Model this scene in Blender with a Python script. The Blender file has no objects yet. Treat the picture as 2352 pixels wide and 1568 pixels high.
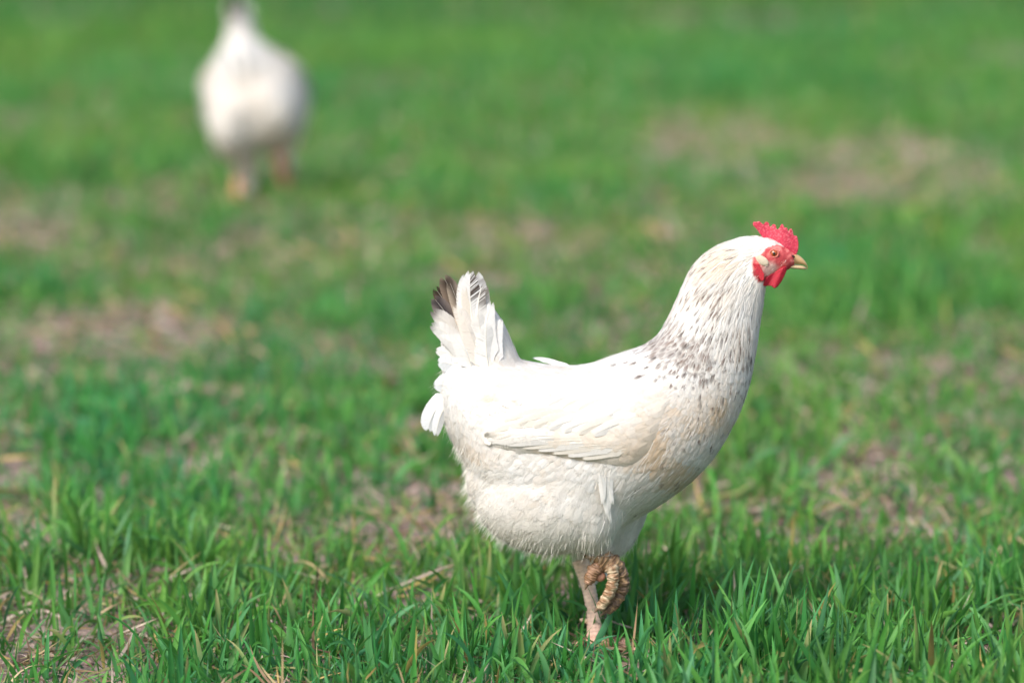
import bpy, bmesh, math, random
import numpy as np
from mathutils import Vector, Matrix
from mathutils.bvhtree import BVHTree
from mathutils.geometry import tessellate_polygon

C = bpy.context.scene
COL = C.collection
RNG = np.random.default_rng(7)
random.seed(7)

# ------------------------------------------------------------------ camera
CAM_H = 1.057
PITCH = math.radians(9.2)          # looking down
FOC = 150.0
FD = 2352 / 36 * FOC               # focal length in units of a 2352 wide frame
cam_d = bpy.data.cameras.new('camera')
cam = bpy.data.objects.new('camera', cam_d)
COL.objects.link(cam)
cam.location = (0, 0, CAM_H)
cam.rotation_euler = (math.radians(90) - PITCH, 0, 0)
cam_d.lens = FOC
cam_d.sensor_width = 36
cam_d.clip_start = 0.1
cam_d.clip_end = 1500
cam_d.dof.use_dof = True
cam_d.dof.focus_distance = 4.46
cam_d.dof.aperture_fstop = 2.7
C.camera = cam
C.render.resolution_x, C.render.resolution_y = 1024, 682

# ------------------------------------------------------------------ light
SUN = Vector((-0.42, -0.60, 0.80)).normalized()     # towards the sun
elev = math.asin(SUN.z)
azim = math.atan2(SUN.x, SUN.y)
w = bpy.data.worlds.new('World')
C.world = w
w.use_nodes = True
nt = w.node_tree
bg = nt.nodes['Background']
sky = nt.nodes.new('ShaderNodeTexSky')
sky.sky_type = 'NISHITA'
sky.sun_disc = False
sky.sun_elevation = elev
sky.sun_rotation = azim
sky.air_density = 1.3
sky.dust_density = 4.0
nt.links.new(sky.outputs[0], bg.inputs[0])
bg.inputs[1].default_value = 0.15
sl = bpy.data.lights.new('sun', 'SUN')
sl.energy = 2.25
sl.angle = math.radians(15)
sl.color = (1.0, 0.975, 0.945)
so = bpy.data.objects.new('sun', sl)
COL.objects.link(so)
so.rotation_euler = SUN.to_track_quat('Z', 'Y').to_euler()
C.view_settings.view_transform = 'Standard'
C.view_settings.look = 'None'
C.view_settings.exposure = 0.60
C.view_settings.gamma = 1
C.view_settings.use_curve_mapping = False
C.cycles.use_denoising = True
C.cycles.max_bounces = 9
C.cycles.diffuse_bounces = 6
C.cycles.glossy_bounces = 2
C.cycles.transmission_bounces = 5
C.cycles.transparent_max_bounces = 6
C.cycles.sample_clamp_indirect = 4
C.cycles.caustics_reflective = False
C.cycles.caustics_refractive = False

# ------------------------------------------------------------------ picture <-> world (2352 x 1568 frame)
FW = np.array((0, math.cos(PITCH), -math.sin(PITCH)))
UP = np.array((0, math.sin(PITCH), math.cos(PITCH)))

def P(u, v, Y):
    d = FW + np.array((1, 0, 0)) * (u - 1176) / FD - UP * (v - 784) / FD
    return np.array((0, 0, CAM_H)) + d * (Y / d[1])

def ground_at(u, v):
    d = FW + np.array((1, 0, 0)) * (u - 1176) / FD - UP * (v - 784) / FD
    p = np.array((0, 0, CAM_H)) + d * (CAM_H / -d[2])
    return p[0], p[1]

def proj(p):
    q = np.asarray(p) - np.array((0, 0, CAM_H))
    z = q @ FW
    return 1176 + FD * q[..., 0] / z, 784 - FD * (q @ UP) / z

# ------------------------------------------------------------------ noise
class Noise:
    def __init__(s, seed):
        s.t = np.random.default_rng(seed).random((256, 256))
    def v(s, x, y):
        xi = np.floor(x).astype(int); yi = np.floor(y).astype(int)
        fx = x - xi; fy = y - yi
        fx = fx * fx * (3 - 2 * fx); fy = fy * fy * (3 - 2 * fy)
        t = s.t
        a = t[xi & 255, yi & 255]; b = t[(xi + 1) & 255, yi & 255]
        c = t[xi & 255, (yi + 1) & 255]; d = t[(xi + 1) & 255, (yi + 1) & 255]
        return (a * (1 - fx) + b * fx) * (1 - fy) + (c * (1 - fx) + d * fx) * fy
    def fbm(s, x, y, o=4):
        r = 0; a = 0.5; n = 0
        for i in range(o):
            r = r + a * s.v(x * 2 ** i + 17.3 * i, y * 2 ** i + 5.1 * i); n += a; a *= 0.5
        return r / n
N1, N2, N3, N4 = Noise(1), Noise(2), Noise(3), Noise(4)

def sstep(a, b, x):
    t = np.clip((x - a) / (b - a), 0, 1)
    return t * t * (3 - 2 * t)

# ------------------------------------------------------------------ mesh helpers
def make_mesh(name, verts, quads=None, tris=None, cols=None, mat=None, parent=None, smooth=True, uv=None):
    verts = np.asarray(verts, dtype=np.float32).reshape(-1, 3)
    quads = np.zeros((0, 4), np.int32) if quads is None else np.asarray(quads, np.int32).reshape(-1, 4)
    tris = np.zeros((0, 3), np.int32) if tris is None else np.asarray(tris, np.int32).reshape(-1, 3)
    me = bpy.data.meshes.new(name)
    me.vertices.add(len(verts))
    me.vertices.foreach_set('co', verts.ravel())
    loops = np.concatenate([quads.ravel(), tris.ravel()])
    me.loops.add(len(loops))
    me.loops.foreach_set('vertex_index', loops)
    nf = len(quads) + len(tris)
    me.polygons.add(nf)
    ls = np.concatenate([np.arange(len(quads)) * 4, len(quads) * 4 + np.arange(len(tris)) * 3]).astype(np.int32)
    me.polygons.foreach_set('loop_start', ls)
    me.update(calc_edges=True)
    me.polygons.foreach_set('use_smooth', np.full(nf, smooth))
    if cols is not None:
        a = me.color_attributes.new('Col', 'FLOAT_COLOR', 'POINT')
        c = np.ones((len(verts), 4), np.float32)
        c[:, :3] = cols
        a.data.foreach_set('color', c.ravel())
    if mat: me.materials.append(mat)
    o = bpy.data.objects.new(name, me)
    COL.objects.link(o)
    if parent is not None: o.parent = parent
    return o

class Acc:
    """collects pieces of one mesh"""
    def __init__(s): s.v, s.q, s.t, s.c, s.n = [], [], [], [], 0
    def add(s, v, q=None, t=None, c=None):
        v = np.asarray(v, float).reshape(-1, 3)
        s.v.append(v)
        if q is not None and len(q): s.q.append(np.asarray(q, int).reshape(-1, 4) + s.n)
        if t is not None and len(t): s.t.append(np.asarray(t, int).reshape(-1, 3) + s.n)
        c = np.ones((len(v), 3)) if c is None else np.broadcast_to(np.asarray(c, float), (len(v), 3))
        s.c.append(c)
        s.n += len(v)
    def build(s, name, mat, parent=None, smooth=True):
        return make_mesh(name, np.concatenate(s.v), np.concatenate(s.q) if s.q else None,
                         np.concatenate(s.t) if s.t else None, np.concatenate(s.c), mat, parent, smooth)

def grid_quads(a, b, wrap=False):
    i, j = np.meshgrid(np.arange(a - 1), np.arange(b if wrap else b - 1), indexing='ij')
    j2 = (j + 1) % b
    return np.stack([i * b + j, i * b + j2, (i + 1) * b + j2, (i + 1) * b + j], -1).reshape(-1, 4)

def catmull(pts, n):
    pts = np.asarray(pts, float)
    k = len(pts)
    t = np.linspace(0, k - 1, n)
    i = np.clip(np.floor(t).astype(int), 0, k - 2)
    f = (t - i)[:, None]
    p0 = pts[np.clip(i - 1, 0, k - 1)]; p1 = pts[i]; p2 = pts[i + 1]; p3 = pts[np.clip(i + 2, 0, k - 1)]
    return 0.5 * (2 * p1 + (p2 - p0) * f + (2 * p0 - 5 * p1 + 4 * p2 - p3) * f ** 2 + (3 * p1 - p0 - 3 * p2 + p3) * f ** 3)

def remesh_union(pieces, voxel, smooth=4, factor=0.5):
    """pieces: list of (verts, quads, tris) closed shells -> one continuous surface (verts, faces)"""
    a = Acc()
    for v, q, t in pieces: a.add(v, q, t)
    o = a.build('blank', None)
    m = o.modifiers.new('r', 'REMESH'); m.mode = 'VOXEL'; m.voxel_size = voxel
    s = o.modifiers.new('s', 'SMOOTH'); s.iterations = smooth; s.factor = factor
    dg = bpy.context.evaluated_depsgraph_get()
    e = o.evaluated_get(dg); me = e.to_mesh()
    nv = len(me.vertices)
    v = np.zeros(nv * 3, np.float32); me.vertices.foreach_get('co', v); v = v.reshape(-1, 3).astype(float)
    f = [tuple(p.vertices) for p in me.polygons]
    e.to_mesh_clear()
    old = o.data
    bpy.data.objects.remove(o); bpy.data.meshes.remove(old)
    return v, f

def split_faces(f):
    return [x for x in f if len(x) == 4], [x for x in f if len(x) == 3]

def ellipsoid(c, r, rot=None, n=24, m=16):
    th = np.linspace(0, 2 * np.pi, n, endpoint=False); ph = np.linspace(0.02, np.pi - 0.02, m)
    T, F = np.meshgrid(th, ph)
    v = np.stack([np.cos(T) * np.sin(F), np.sin(T) * np.sin(F), np.cos(F)], -1).reshape(-1, 3) * np.asarray(r)
    if rot is not None: v = v @ np.asarray(rot).T
    v = v + np.asarray(c)
    q = grid_quads(m, n, True)
    v, q, t = close_ends(v, q, m, n)
    return v, q, t

def close_ends(v, q, m, n):
    k = len(v)
    c0 = v[:n].mean(0); c1 = v[(m - 1) * n:m * n].mean(0)
    v = np.vstack([v, c0, c1])
    t = [(k, (j + 1) % n, j) for j in range(n)] + [(k + 1, (m - 1) * n + j, (m - 1) * n + (j + 1) % n) for j in range(n)]
    return v, q, t

def frames(pts):
    pts = np.asarray(pts, float)
    T = np.gradient(pts, axis=0); T /= np.linalg.norm(T, axis=1)[:, None] + 1e-12
    ref = np.array((0, 1.0, 0.01))
    A = np.cross(T, ref); A /= np.linalg.norm(A, axis=1)[:, None] + 1e-12
    B = np.cross(T, A)
    return T, A, B

def tube(path, radii, n=14, m=24, ring=0.0, pitch=0.003, squash=1.0, jitter=0.0):
    p = catmull(path, m); r = catmull(np.asarray(radii, float)[:, None], m)[:, 0]
    T, A, B = frames(p)
    s = np.concatenate([[0], np.cumsum(np.linalg.norm(np.diff(p, axis=0), axis=1))])
    th = np.linspace(0, 2 * np.pi, n, endpoint=False)
    if ring:
        ph = s[:, None] / pitch + (1.1 * (N4.v(th[None] * 1.3 + 0 * s[:, None], s[:, None] * 260 + 0 * th) - .5) if jitter else 0) + .18 * np.sign(np.sin(2 * th))[None] * (1 if jitter else 0)
        g = np.abs(np.sin(np.pi * ph)) ** 0.6 * np.ones((m, n))
        if jitter: g = 1 - (1 - g) * (.25 + 1.1 * N1.v(th[None] * 1.7 + 0 * s[:, None], s[:, None] * 420 + 0 * th))
    else: g = np.ones((m, n))
    rr = r[:, None] * (1 + ring * (g - 1) + (.07 * np.sin(s / .0088 * 2 * np.pi)[:, None] if jitter else 0) + jitter * (N3.v(s[:, None] * 900 + 0 * th, th[None] * 2 + 0 * s[:, None]) - 0.5))
    v = p[:, None] + A[:, None] * (np.cos(th)[None, :, None] * rr[..., None]) + B[:, None] * (np.sin(th)[None, :, None] * rr[..., None] * squash)
    v, q, t = close_ends(v.reshape(-1, 3), grid_quads(m, n, True), m, n)
    gg = np.concatenate([g.reshape(-1), [1, 1]])
    return v, q, t, gg

# ------------------------------------------------------------------ materials
def mat_new(name):
    m = bpy.data.materials.new(name); m.use_nodes = True
    n = m.node_tree; n.nodes.clear()
    out = n.nodes.new('ShaderNodeOutputMaterial')
    return m, n, out

def attr_mat(name, rough=0.7, trans=0.0, spec=0.3, bump=None, mottle=0.0, mscale=200, sheen=0.0, sss=0.0, ssr=(1, .2, .1), coat=0.0):
    m, n, out = mat_new(name)
    at = n.nodes.new('ShaderNodeAttribute'); at.attribute_name = 'Col'
    col = at.outputs['Color']
    tc = n.nodes.new('ShaderNodeTexCoord')
    if mottle:
        no = n.nodes.new('ShaderNodeTexNoise'); no.inputs['Scale'].default_value = mscale; no.inputs['Detail'].default_value = 4
        n.links.new(tc.outputs['Object'], no.inputs['Vector'])
        mr = n.nodes.new('ShaderNodeMapRange'); mr.inputs[1].default_value = 0.3; mr.inputs[2].default_value = 0.7
        mr.inputs[3].default_value = 1 - mottle; mr.inputs[4].default_value = 1 + mottle * 0.5
        n.links.new(no.outputs[0], mr.inputs[0])
        mx = n.nodes.new('ShaderNodeVectorMath'); mx.operation = 'SCALE'
        n.links.new(col, mx.inputs[0]); n.links.new(mr.outputs[0], mx.inputs['Scale'])
        col = mx.outputs[0]
    b = n.nodes.new('ShaderNodeBsdfPrincipled')
    b.inputs['Roughness'].default_value = rough
    b.inputs['Specular IOR Level'].default_value = spec
    n.links.new(col, b.inputs['Base Color'])
    if sheen: b.inputs['Sheen Weight'].default_value = sheen
    if coat: b.inputs['Coat Weight'].default_value = coat; b.inputs['Coat Roughness'].default_value = 0.22
    if sss:
        b.inputs['Subsurface Weight'].default_value = sss
        b.inputs['Subsurface Radius'].default_value = ssr
        b.inputs['Subsurface Scale'].default_value = 0.002
    if bump:
        no = n.nodes.new('ShaderNodeTexNoise'); no.inputs['Scale'].default_value = bump[0]; no.inputs['Detail'].default_value = 3
        n.links.new(tc.outputs['Object'], no.inputs['Vector'])
        bp = n.nodes.new('ShaderNodeBump'); bp.inputs['Strength'].default_value = bump[1]; bp.inputs['Distance'].default_value = bump[2]
        n.links.new(no.outputs[0], bp.inputs['Height']); n.links.new(bp.outputs[0], b.inputs['Normal'])
    sh = b.outputs[0]
    if trans:
        tr = n.nodes.new('ShaderNodeBsdfTranslucent'); n.links.new(col, tr.inputs[0])
        ms = n.nodes.new('ShaderNodeMixShader'); ms.inputs[0].default_value = trans
        n.links.new(sh, ms.inputs[1]); n.links.new(tr.outputs[0], ms.inputs[2]); sh = ms.outputs[0]
    n.links.new(sh, out.inputs[0])
    return m

M_grass = attr_mat('grass_blade', 0.5, 0.36, 0.24, mottle=0.12, mscale=60)
M_dry = attr_mat('dry_straw', 0.7, 0.2, 0.3, mottle=0.25, mscale=90)
M_feather = attr_mat('feather', 0.75, 0.32, 0.15, mottle=0.04, mscale=350)
M_skin = attr_mat('hen_skin', 0.6, 0.0, 0.25, bump=(1100, 0.5, 0.0006), mottle=0.12, mscale=500)
M_comb = attr_mat('comb_flesh', 0.45, 0.0, 0.4, bump=(900, 0.9, 0.001), mottle=0.2, mscale=800, sss=0.25)
M_beak = attr_mat('beak_horn', 0.35, 0.0, 0.4, mottle=0.12, mscale=150, sss=0.1)
M_eye = attr_mat('hen_eye', 0.3, 0.0, 0.5, coat=1.0)
M_leg = attr_mat('leg_scale', 0.55, 0.0, 0.35, bump=(700, 0.5, 0.0006), mottle=0.2, mscale=260)
M_clod = attr_mat('soil_clod', 0.95, 0.0, 0.1, bump=(160, 0.9, 0.004), mottle=0.3, mscale=70)

def ground_material():
    m, n, out = mat_new('soil')
    b = n.nodes.new('ShaderNodeBsdfPrincipled'); b.inputs['Roughness'].default_value = 0.95; b.inputs['Specular IOR Level'].default_value = 0.1
    ge = n.nodes.new('ShaderNodeNewGeometry')
    def noise(sc, det=6):
        no = n.nodes.new('ShaderNodeTexNoise'); no.inputs['Scale'].default_value = sc; no.inputs['Detail'].default_value = det
        n.links.new(ge.outputs['Position'], no.inputs['Vector']); return no
    a = noise(9); r = n.nodes.new('ShaderNodeValToRGB')
    r.color_ramp.elements[0].position = 0.3; r.color_ramp.elements[0].color = (0.14, 0.10, 0.085, 1)
    r.color_ramp.elements[1].position = 0.7; r.color_ramp.elements[1].color = (0.46, 0.36, 0.32, 1)
    n.links.new(a.outputs[0], r.inputs[0])
    f = noise(70, 5); r2 = n.nodes.new('ShaderNodeValToRGB')
    r2.color_ramp.elements[0].position = 0.35; r2.color_ramp.elements[0].color = (0.45, 0.45, 0.45, 1)
    r2.color_ramp.elements[1].position = 0.65; r2.color_ramp.elements[1].color = (1.15, 1.12, 1.1, 1)
    n.links.new(f.outputs[0], r2.inputs[0])
    mx = n.nodes.new('ShaderNodeMix'); mx.data_type = 'RGBA'; mx.blend_type = 'MULTIPLY'; mx.inputs[0].default_value = 1
    n.links.new(r.outputs[0], mx.inputs[6]); n.links.new(r2.outputs[0], mx.inputs[7])
    # the field beyond the modelled blades is a sward seen as one colour
    vm = n.nodes.new('ShaderNodeVectorMath'); vm.operation = 'DISTANCE'; vm.inputs[1].default_value = (0, 10, 0)
    n.links.new(ge.outputs['Position'], vm.inputs[0])
    mr = n.nodes.new('ShaderNodeMapRange'); mr.inputs[1].default_value = 8.5; mr.inputs[2].default_value = 12
    n.links.new(vm.outputs['Value'], mr.inputs[0])
    g = noise(3.0); r3 = n.nodes.new('ShaderNodeValToRGB')
    r3.color_ramp.elements[0].position = 0.35; r3.color_ramp.elements[0].color = (0.03, 0.10, 0.02, 1)
    r3.color_ramp.elements[1].position = 0.7; r3.color_ramp.elements[1].color = (0.06, 0.19, 0.035, 1)
    n.links.new(g.outputs[0], r3.inputs[0])
    m2 = n.nodes.new('ShaderNodeMix'); m2.data_type = 'RGBA'
    n.links.new(mr.outputs[0], m2.inputs[0]); n.links.new(mx.outputs[2], m2.inputs[6]); n.links.new(r3.outputs[0], m2.inputs[7])
    n.links.new(m2.outputs[2], b.inputs['Base Color'])
    h = noise(45, 8)
    bp = n.nodes.new('ShaderNodeBump'); bp.inputs['Strength'].default_value = 1; bp.inputs['Distance'].default_value = 0.012
    n.links.new(h.outputs[0], bp.inputs['Height']); n.links.new(bp.outputs[0], b.inputs['Normal'])
    n.links.new(b.outputs[0], out.inputs[0])
    return m

# ------------------------------------------------------------------ ground
def gz(x, y):
    near = sstep(26, 14, y) * sstep(5, 3, np.abs(x))
    return near * ((N1.fbm(x * 1.6 + 40, y * 1.6 + 40, 3) - 0.5) * 0.05 + (N2.fbm(x * 14 + 60, y * 14 + 60, 4) - 0.5) * 0.016)

# bare patches, from where the photograph shows soil: (u, v, half width, half height) of the ellipse on the ground
PATCH = [(350, 745, 290, 62, .95), (120, 800, 90, 30, .6), (1180, 565, 70, 22, .75), (1510, 545, 70, 30, .85), (1560, 310, 120, 40, .7),
         (1980, 440, 260, 42, .8), (2140, 370, 90, 60, .6), (2290, 790, 110, 50, .8), (1000, 1235, 150, 62, .93), (880, 1180, 90, 40, .7),
         (760, 790, 90, 40, .6), (60, 285, 70, 35, .5), (60, 1500, 120, 70, .75), (330, 1400, 120, 40, .5), (1368, 1512, 46, 34, .85),
         (640, 330, 60, 60, .4), (2300, 130, 80, 50, .4), (700, 470, 120, 40, .5), (280, 620, 100, 25, .45), (1650, 640, 120, 40, .4),
         (1150, 1130, 90, 30, .6), (90, 870, 60, 30, .5), (1250, 1330, 90, 25, .5), (880, 420, 70, 25, .4), (590, 500, 95, 48, .97), (1372, 1545, 70, 45, .9),
         (350, 745, 430, 120, .68), (1200, 560, 330, 70, .55), (2000, 430, 330, 95, .5), (1600, 325, 220, 85, .5), (300, 630, 300, 55, .5), (850, 850, 260, 60, .5),
         (2220, 850, 200, 80, .5), (900, 1230, 330, 90, .5), (120, 1480, 200, 90, .35), (1700, 640, 200, 50, .4), (2200, 420, 130, 70, .6)]
_pp = []
for (u, v, ru, rv, s) in PATCH:
    x, y = ground_at(u, v)
    x1, _ = ground_at(u + ru, v)
    _, ya = ground_at(u, v - rv); _, yb = ground_at(u, v + rv)
    _pp.append((x, (ya + yb) / 2, (x1 - x) * .9, (ya - yb) / 2 * .8, s))

def bare(x, y):
    """0 = thick grass, 1 = bare soil"""
    b = 0.0
    wob = (N3.fbm(x * 5, y * 3 + 9, 3) - 0.5) * 1.3
    for (px, py, rx, ry, s) in _pp:
        d = np.sqrt(((x - px) / rx) ** 2 + ((y - py) / ry) ** 2) + wob
        b = np.maximum(b, s * sstep(1.15, 0.45, d))
    n = N4.fbm(x * 2.6 + 3, y * 1.7 + 8, 3)
    b = np.maximum(b, 0.65 * sstep(0.56, 0.72, n) * sstep(9.5, 7.5, y))
    b = np.maximum(b, 0.48 * sstep(4.9, 5.8, y) * sstep(8.8, 7.0, y) * sstep(.36, .60, N2.fbm(x * 3.1 + 50, y * 1.3 + 4, 3)))
    return b

def lines(segs):
    r = [segs[0][0]]
    for a, b, n in segs: r += list(np.linspace(a, b, n + 1)[1:])
    return np.array(r)
gx = lines([(-400, -20, 6), (-20, -4, 16), (-4, -1.7, 24), (-1.7, 1.7, 170), (1.7, 4, 24), (4, 20, 16), (20, 400, 6)])
gy = lines([(-60, 2, 12), (2, 3.4, 14), (3.4, 8, 230), (8, 18, 120), (18, 40, 22), (40, 900, 10)])
X, Y = np.meshgrid(gx, gy, indexing='ij')
Z = gz(X, Y)
ground = make_mesh('ground', np.stack([X, Y, Z], -1), grid_quads(len(gx), len(gy)), mat=ground_material())
ground['kind'] = 'structure'; ground['label'] = 'brown soil of the field showing between the grass'

# ------------------------------------------------------------------ grass
def blades(x, y, z0, phi, L, W, a0, curl, tau0, tau1, colb, colt, K, fold):
    n = len(x)
    s = np.linspace(0, 1, K + 1)[None]
    th = a0[:, None] + curl[:, None] * s ** 1.6
    dl = L[:, None] / K
    thm = (th[:, 1:] + th[:, :-1]) / 2
    hx = np.concatenate([np.zeros((n, 1)), np.cumsum(np.sin(thm) * dl, 1)], 1)
    hz = np.concatenate([np.zeros((n, 1)), np.cumsum(np.cos(thm) * dl, 1)], 1)
    cp, sp = np.cos(phi)[:, None], np.sin(phi)[:, None]
    pos = np.stack([x[:, None] + hx * cp, y[:, None] + hx * sp, z0[:, None] + hz], -1)
    T = np.stack([np.sin(th) * cp, np.sin(th) * sp, np.cos(th)], -1)
    S0 = np.stack([-sp + 0 * s, cp + 0 * s, 0 * th], -1)
    Nn = np.cross(T, S0)
    ta = (tau0[:, None] + tau1[:, None] * s)[..., None]
    S = S0 * np.cos(ta) + Nn * np.sin(ta)
    N_ = -S0 * np.sin(ta) + Nn * np.cos(ta)
    prof = np.minimum(1, 0.5 + 1.6 * s) * np.maximum(0.02, 1 - s ** 2.6) ** 0.9
    hw = (W[:, None] * prof / 2)[..., None]
    if fold:
        v = np.stack([pos - S * hw, pos - N_ * hw * 0.45, pos + S * hw], 2); m = 3
    else:
        v = np.stack([pos - S * hw, pos + S * hw], 2); m = 2
    c = colb[:, None] * (1 - s[..., None] ** 2.2) + colt[:, None] * s[..., None] ** 2.2
    c = np.repeat(c[:, :, None], m, 2)
    g = grid_quads(K + 1, m)
    q = g[None] + (np.arange(n) * (K + 1) * m)[:, None, None]
    return v.reshape(-1, 3), q.reshape(-1, 4), c.reshape(-1, 3)

def scatter(n, y0, y1, marg, p):
    """points on the seen wedge of ground, thicker where p says"""
    y = np.sqrt(RNG.uniform(y0 ** 2, y1 ** 2, n)) if y1 > 6 else RNG.uniform(y0, y1, n)
    x = RNG.uniform(-1, 1, n) * (0.125 * y + marg)
    k = RNG.random(n) < p(x, y)
    return x[k], y[k]

GREEN = np.array([(0.064, 0.235, 0.038), (0.092, 0.280, 0.054), (0.044, 0.190, 0.046), (0.130, 0.300, 0.062), (0.085, 0.250, 0.105)])

def green_batch(A, tufts, y0, y1, marg, per, K, fold, Lr, Wr, fade=1.0):
    tx, ty = scatter(tufts, y0, y1, marg, lambda x, y: (1 - bare(x, y) * 0.97) * (0.55 + 0.45 * N2.fbm(x * 4, y * 4, 2)) * 1.0)
    k = RNG.integers(per[0], per[1] + 1, len(tx))
    idx = np.repeat(np.arange(len(tx)), k)
    n = len(idx)
    spread = RNG.gamma(2, 0.006, n)
    ang = RNG.uniform(0, 2 * np.pi, n)
    x = tx[idx] + spread * np.cos(ang); y = ty[idx] + spread * np.sin(ang)
    bw = np.maximum(np.maximum(bare(tx, ty), bare(tx, ty + .18)), bare(tx, ty + .4))
    tall = ((0.58 + 0.6 * N1.fbm(tx * 3.3 + 9, ty * 3.3, 2)) * (1 - 0.55 * bw))[idx]
    L = RNG.uniform(*Lr, n) * tall * RNG.choice([1, 1, 0.65, 0.4], n)
    W = RNG.uniform(*Wr, n) * np.clip(L / (0.6 * Lr[1]), 0.6, 1.15)
    lean = RNG.gamma(2.2, 0.11, n)
    phi = ang + RNG.normal(0, 0.9, n)
    curl = RNG.normal(0.35, 0.4, n)
    droop = RNG.random(n) < 0.10
    curl[droop] += RNG.uniform(0.8, 1.9, droop.sum())
    flat = RNG.random(n) < 0.20
    lean[flat] += RNG.uniform(0.4, 0.9, flat.sum())
    ti = RNG.integers(0, len(GREEN), len(tx))[idx]
    hue = N3.fbm(x * 2.1, y * 2.1 + 30, 2)[:, None]
    c = GREEN[ti] * 0.5 + GREEN[RNG.integers(0, len(GREEN), n)] * 0.5
    c = c * RNG.uniform(0.8, 1.25, (n, 1)) * fade
    c = c * (1 + (hue - 0.5) * np.array([[0.9, 0.15, -0.3]]))
    ct = c * RNG.uniform(1.0, 1.3, (n, 1))
    yel = RNG.random(n) < 0.05
    ct[yel] = np.array((0.42, 0.36, 0.16)) * RNG.uniform(0.7, 1.2, (yel.sum(), 1))
    yy = RNG.random(n) < 0.012
    c[yy] = np.array((0.36, 0.30, 0.10)) * RNG.uniform(0.6, 1.2, (yy.sum(), 1)); ct[yy] = c[yy]
    v, q, cc = blades(x, y, gz(x, y) - 0.003, phi, L, W, lean, curl, RNG.uniform(-1.4, 1.4, n), RNG.normal(0, 0.9, n), c, ct, K, fold)
    A.add(v, q, None, cc)
    return n

A = Acc()
n1 = green_batch(A, 8600, 3.3, 4.9, 0.55, (3, 8), 7, True, (0.045, 0.118), (0.0046, 0.0088))
n2 = green_batch(A, 15500, 4.9, 7.2, 0.6, (3, 7), 5, True, (0.035, 0.088), (0.0042, 0.0078), 1.08)
n3 = green_batch(A, 34000, 7.2, 12.0, 0.8, (3, 6), 3, False, (0.03, 0.075), (0.005, 0.009), np.array((1.15, 1.08, .95)))
n4 = green_batch(A, 34000, 12.0, 19.5, 1.2, (3, 5), 2, False, (0.05, 0.10), (0.008, 0.014), np.array((.98, .90, .85)))
# small spreading weeds / short grass between the tufts
def short_batch(A, n, y0, y1, marg, K, Wr):
    x, y = scatter(n, y0, y1, marg, lambda x, y: 1 - 0.82 * bare(x, y))
    n = len(x)
    c = GREEN[RNG.integers(0, len(GREEN), n)] * RNG.uniform(0.75, 1.15, (n, 1)) * np.array((1.15, 0.95, 1.1))
    v, q, cc = blades(x, y, gz(x, y) - 0.002, RNG.uniform(0, 6.28, n), RNG.uniform(0.015, 0.05, n), RNG.uniform(*Wr, n),
                      RNG.uniform(0.3, 1.2, n), RNG.normal(0.5, 0.5, n), RNG.uniform(-1, 1, n), RNG.normal(0, 0.6, n), c, c * 1.1, K, False)
    A.add(v, q, None, cc)
short_batch(A, 26000, 3.3, 5.2, 0.55, 4, (0.0018, 0.004))
short_batch(A, 26000, 5.2, 8.5, 0.7, 3, (0.003, 0.006))
x, y = scatter(650, 3.5, 5.6, 0.5, lambda x, y: .3 + .7 * (1 - bare(x, y)))
n = len(x)
c = GREEN[RNG.integers(0, len(GREEN), n)] * RNG.uniform(.75, 1.25, (n, 1)); ct = c * RNG.uniform(.9, 1.5, (n, 1))
yl = RNG.random(n) < .15; ct[yl] = np.array((.40, .34, .16))
v, q, cc = blades(x, y, gz(x, y), RNG.uniform(0, 6.28, n), RNG.uniform(.055, .105, n), RNG.uniform(.005, .0085, n), RNG.uniform(.2, 1.0, n), RNG.uniform(.5, 1.9, n), RNG.uniform(-.7, .7, n), RNG.normal(0, 1.4, n), c, ct, 9, True)
A.add(v, q, None, cc)
grass = A.build('grass', M_grass)
grass['kind'] = 'stuff'; grass['category'] = 'grass'
grass['label'] = 'bright green young grass growing in loose tufts across the whole field'
print('blades', n1, n2, n3, n4)

# dry blades and straw lying on the soil
def dry_batch(A, n, y0, y1, marg, K, Wr, Lr=(0.02, 0.075)):
    x, y = scatter(n, y0, y1, marg, lambda x, y: 0.45 + 0.55 * bare(x, y))
    n = len(x)
    pal = np.array([(0.42, 0.32, 0.17), (0.50, 0.38, 0.24), (0.30, 0.20, 0.12), (0.52, 0.38, 0.14), (0.60, 0.50, 0.40), (0.56, 0.44, 0.38), (0.20, 0.13, 0.09), (0.33, 0.33, 0.14)])
    c = pal[RNG.integers(0, len(pal), n)] * RNG.uniform(0.6, 1.15, (n, 1))
    a0 = RNG.uniform(1.0, 1.6, n); up = RNG.random(n) < 0.06; a0[up] = RNG.uniform(0.2, 0.9, up.sum())
    v, q, cc = blades(x, y, gz(x, y) + RNG.uniform(0, 0.010, n), RNG.uniform(0, 6.28, n), RNG.uniform(*Lr, n), RNG.uniform(*Wr, n),
                      a0, RNG.normal(0.2, 0.6, n), RNG.uniform(-1.2, 1.2, n), RNG.normal(0, 1.5, n), c, c, K, False)
    A.add(v, q, None, cc)
A = Acc()
dry_batch(A, 17000, 3.3, 5.2, 0.55, 5, (0.0012, 0.0042))
dry_batch(A, 22000, 5.2, 10.5, 0.8, 3, (0.003, 0.006))
dry = A.build('dry_grass', M_dry)
dry['kind'] = 'stuff'; dry['category'] = 'dry grass'
dry['label'] = 'dead tan and yellow grass blades lying on the soil among the green'

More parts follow.
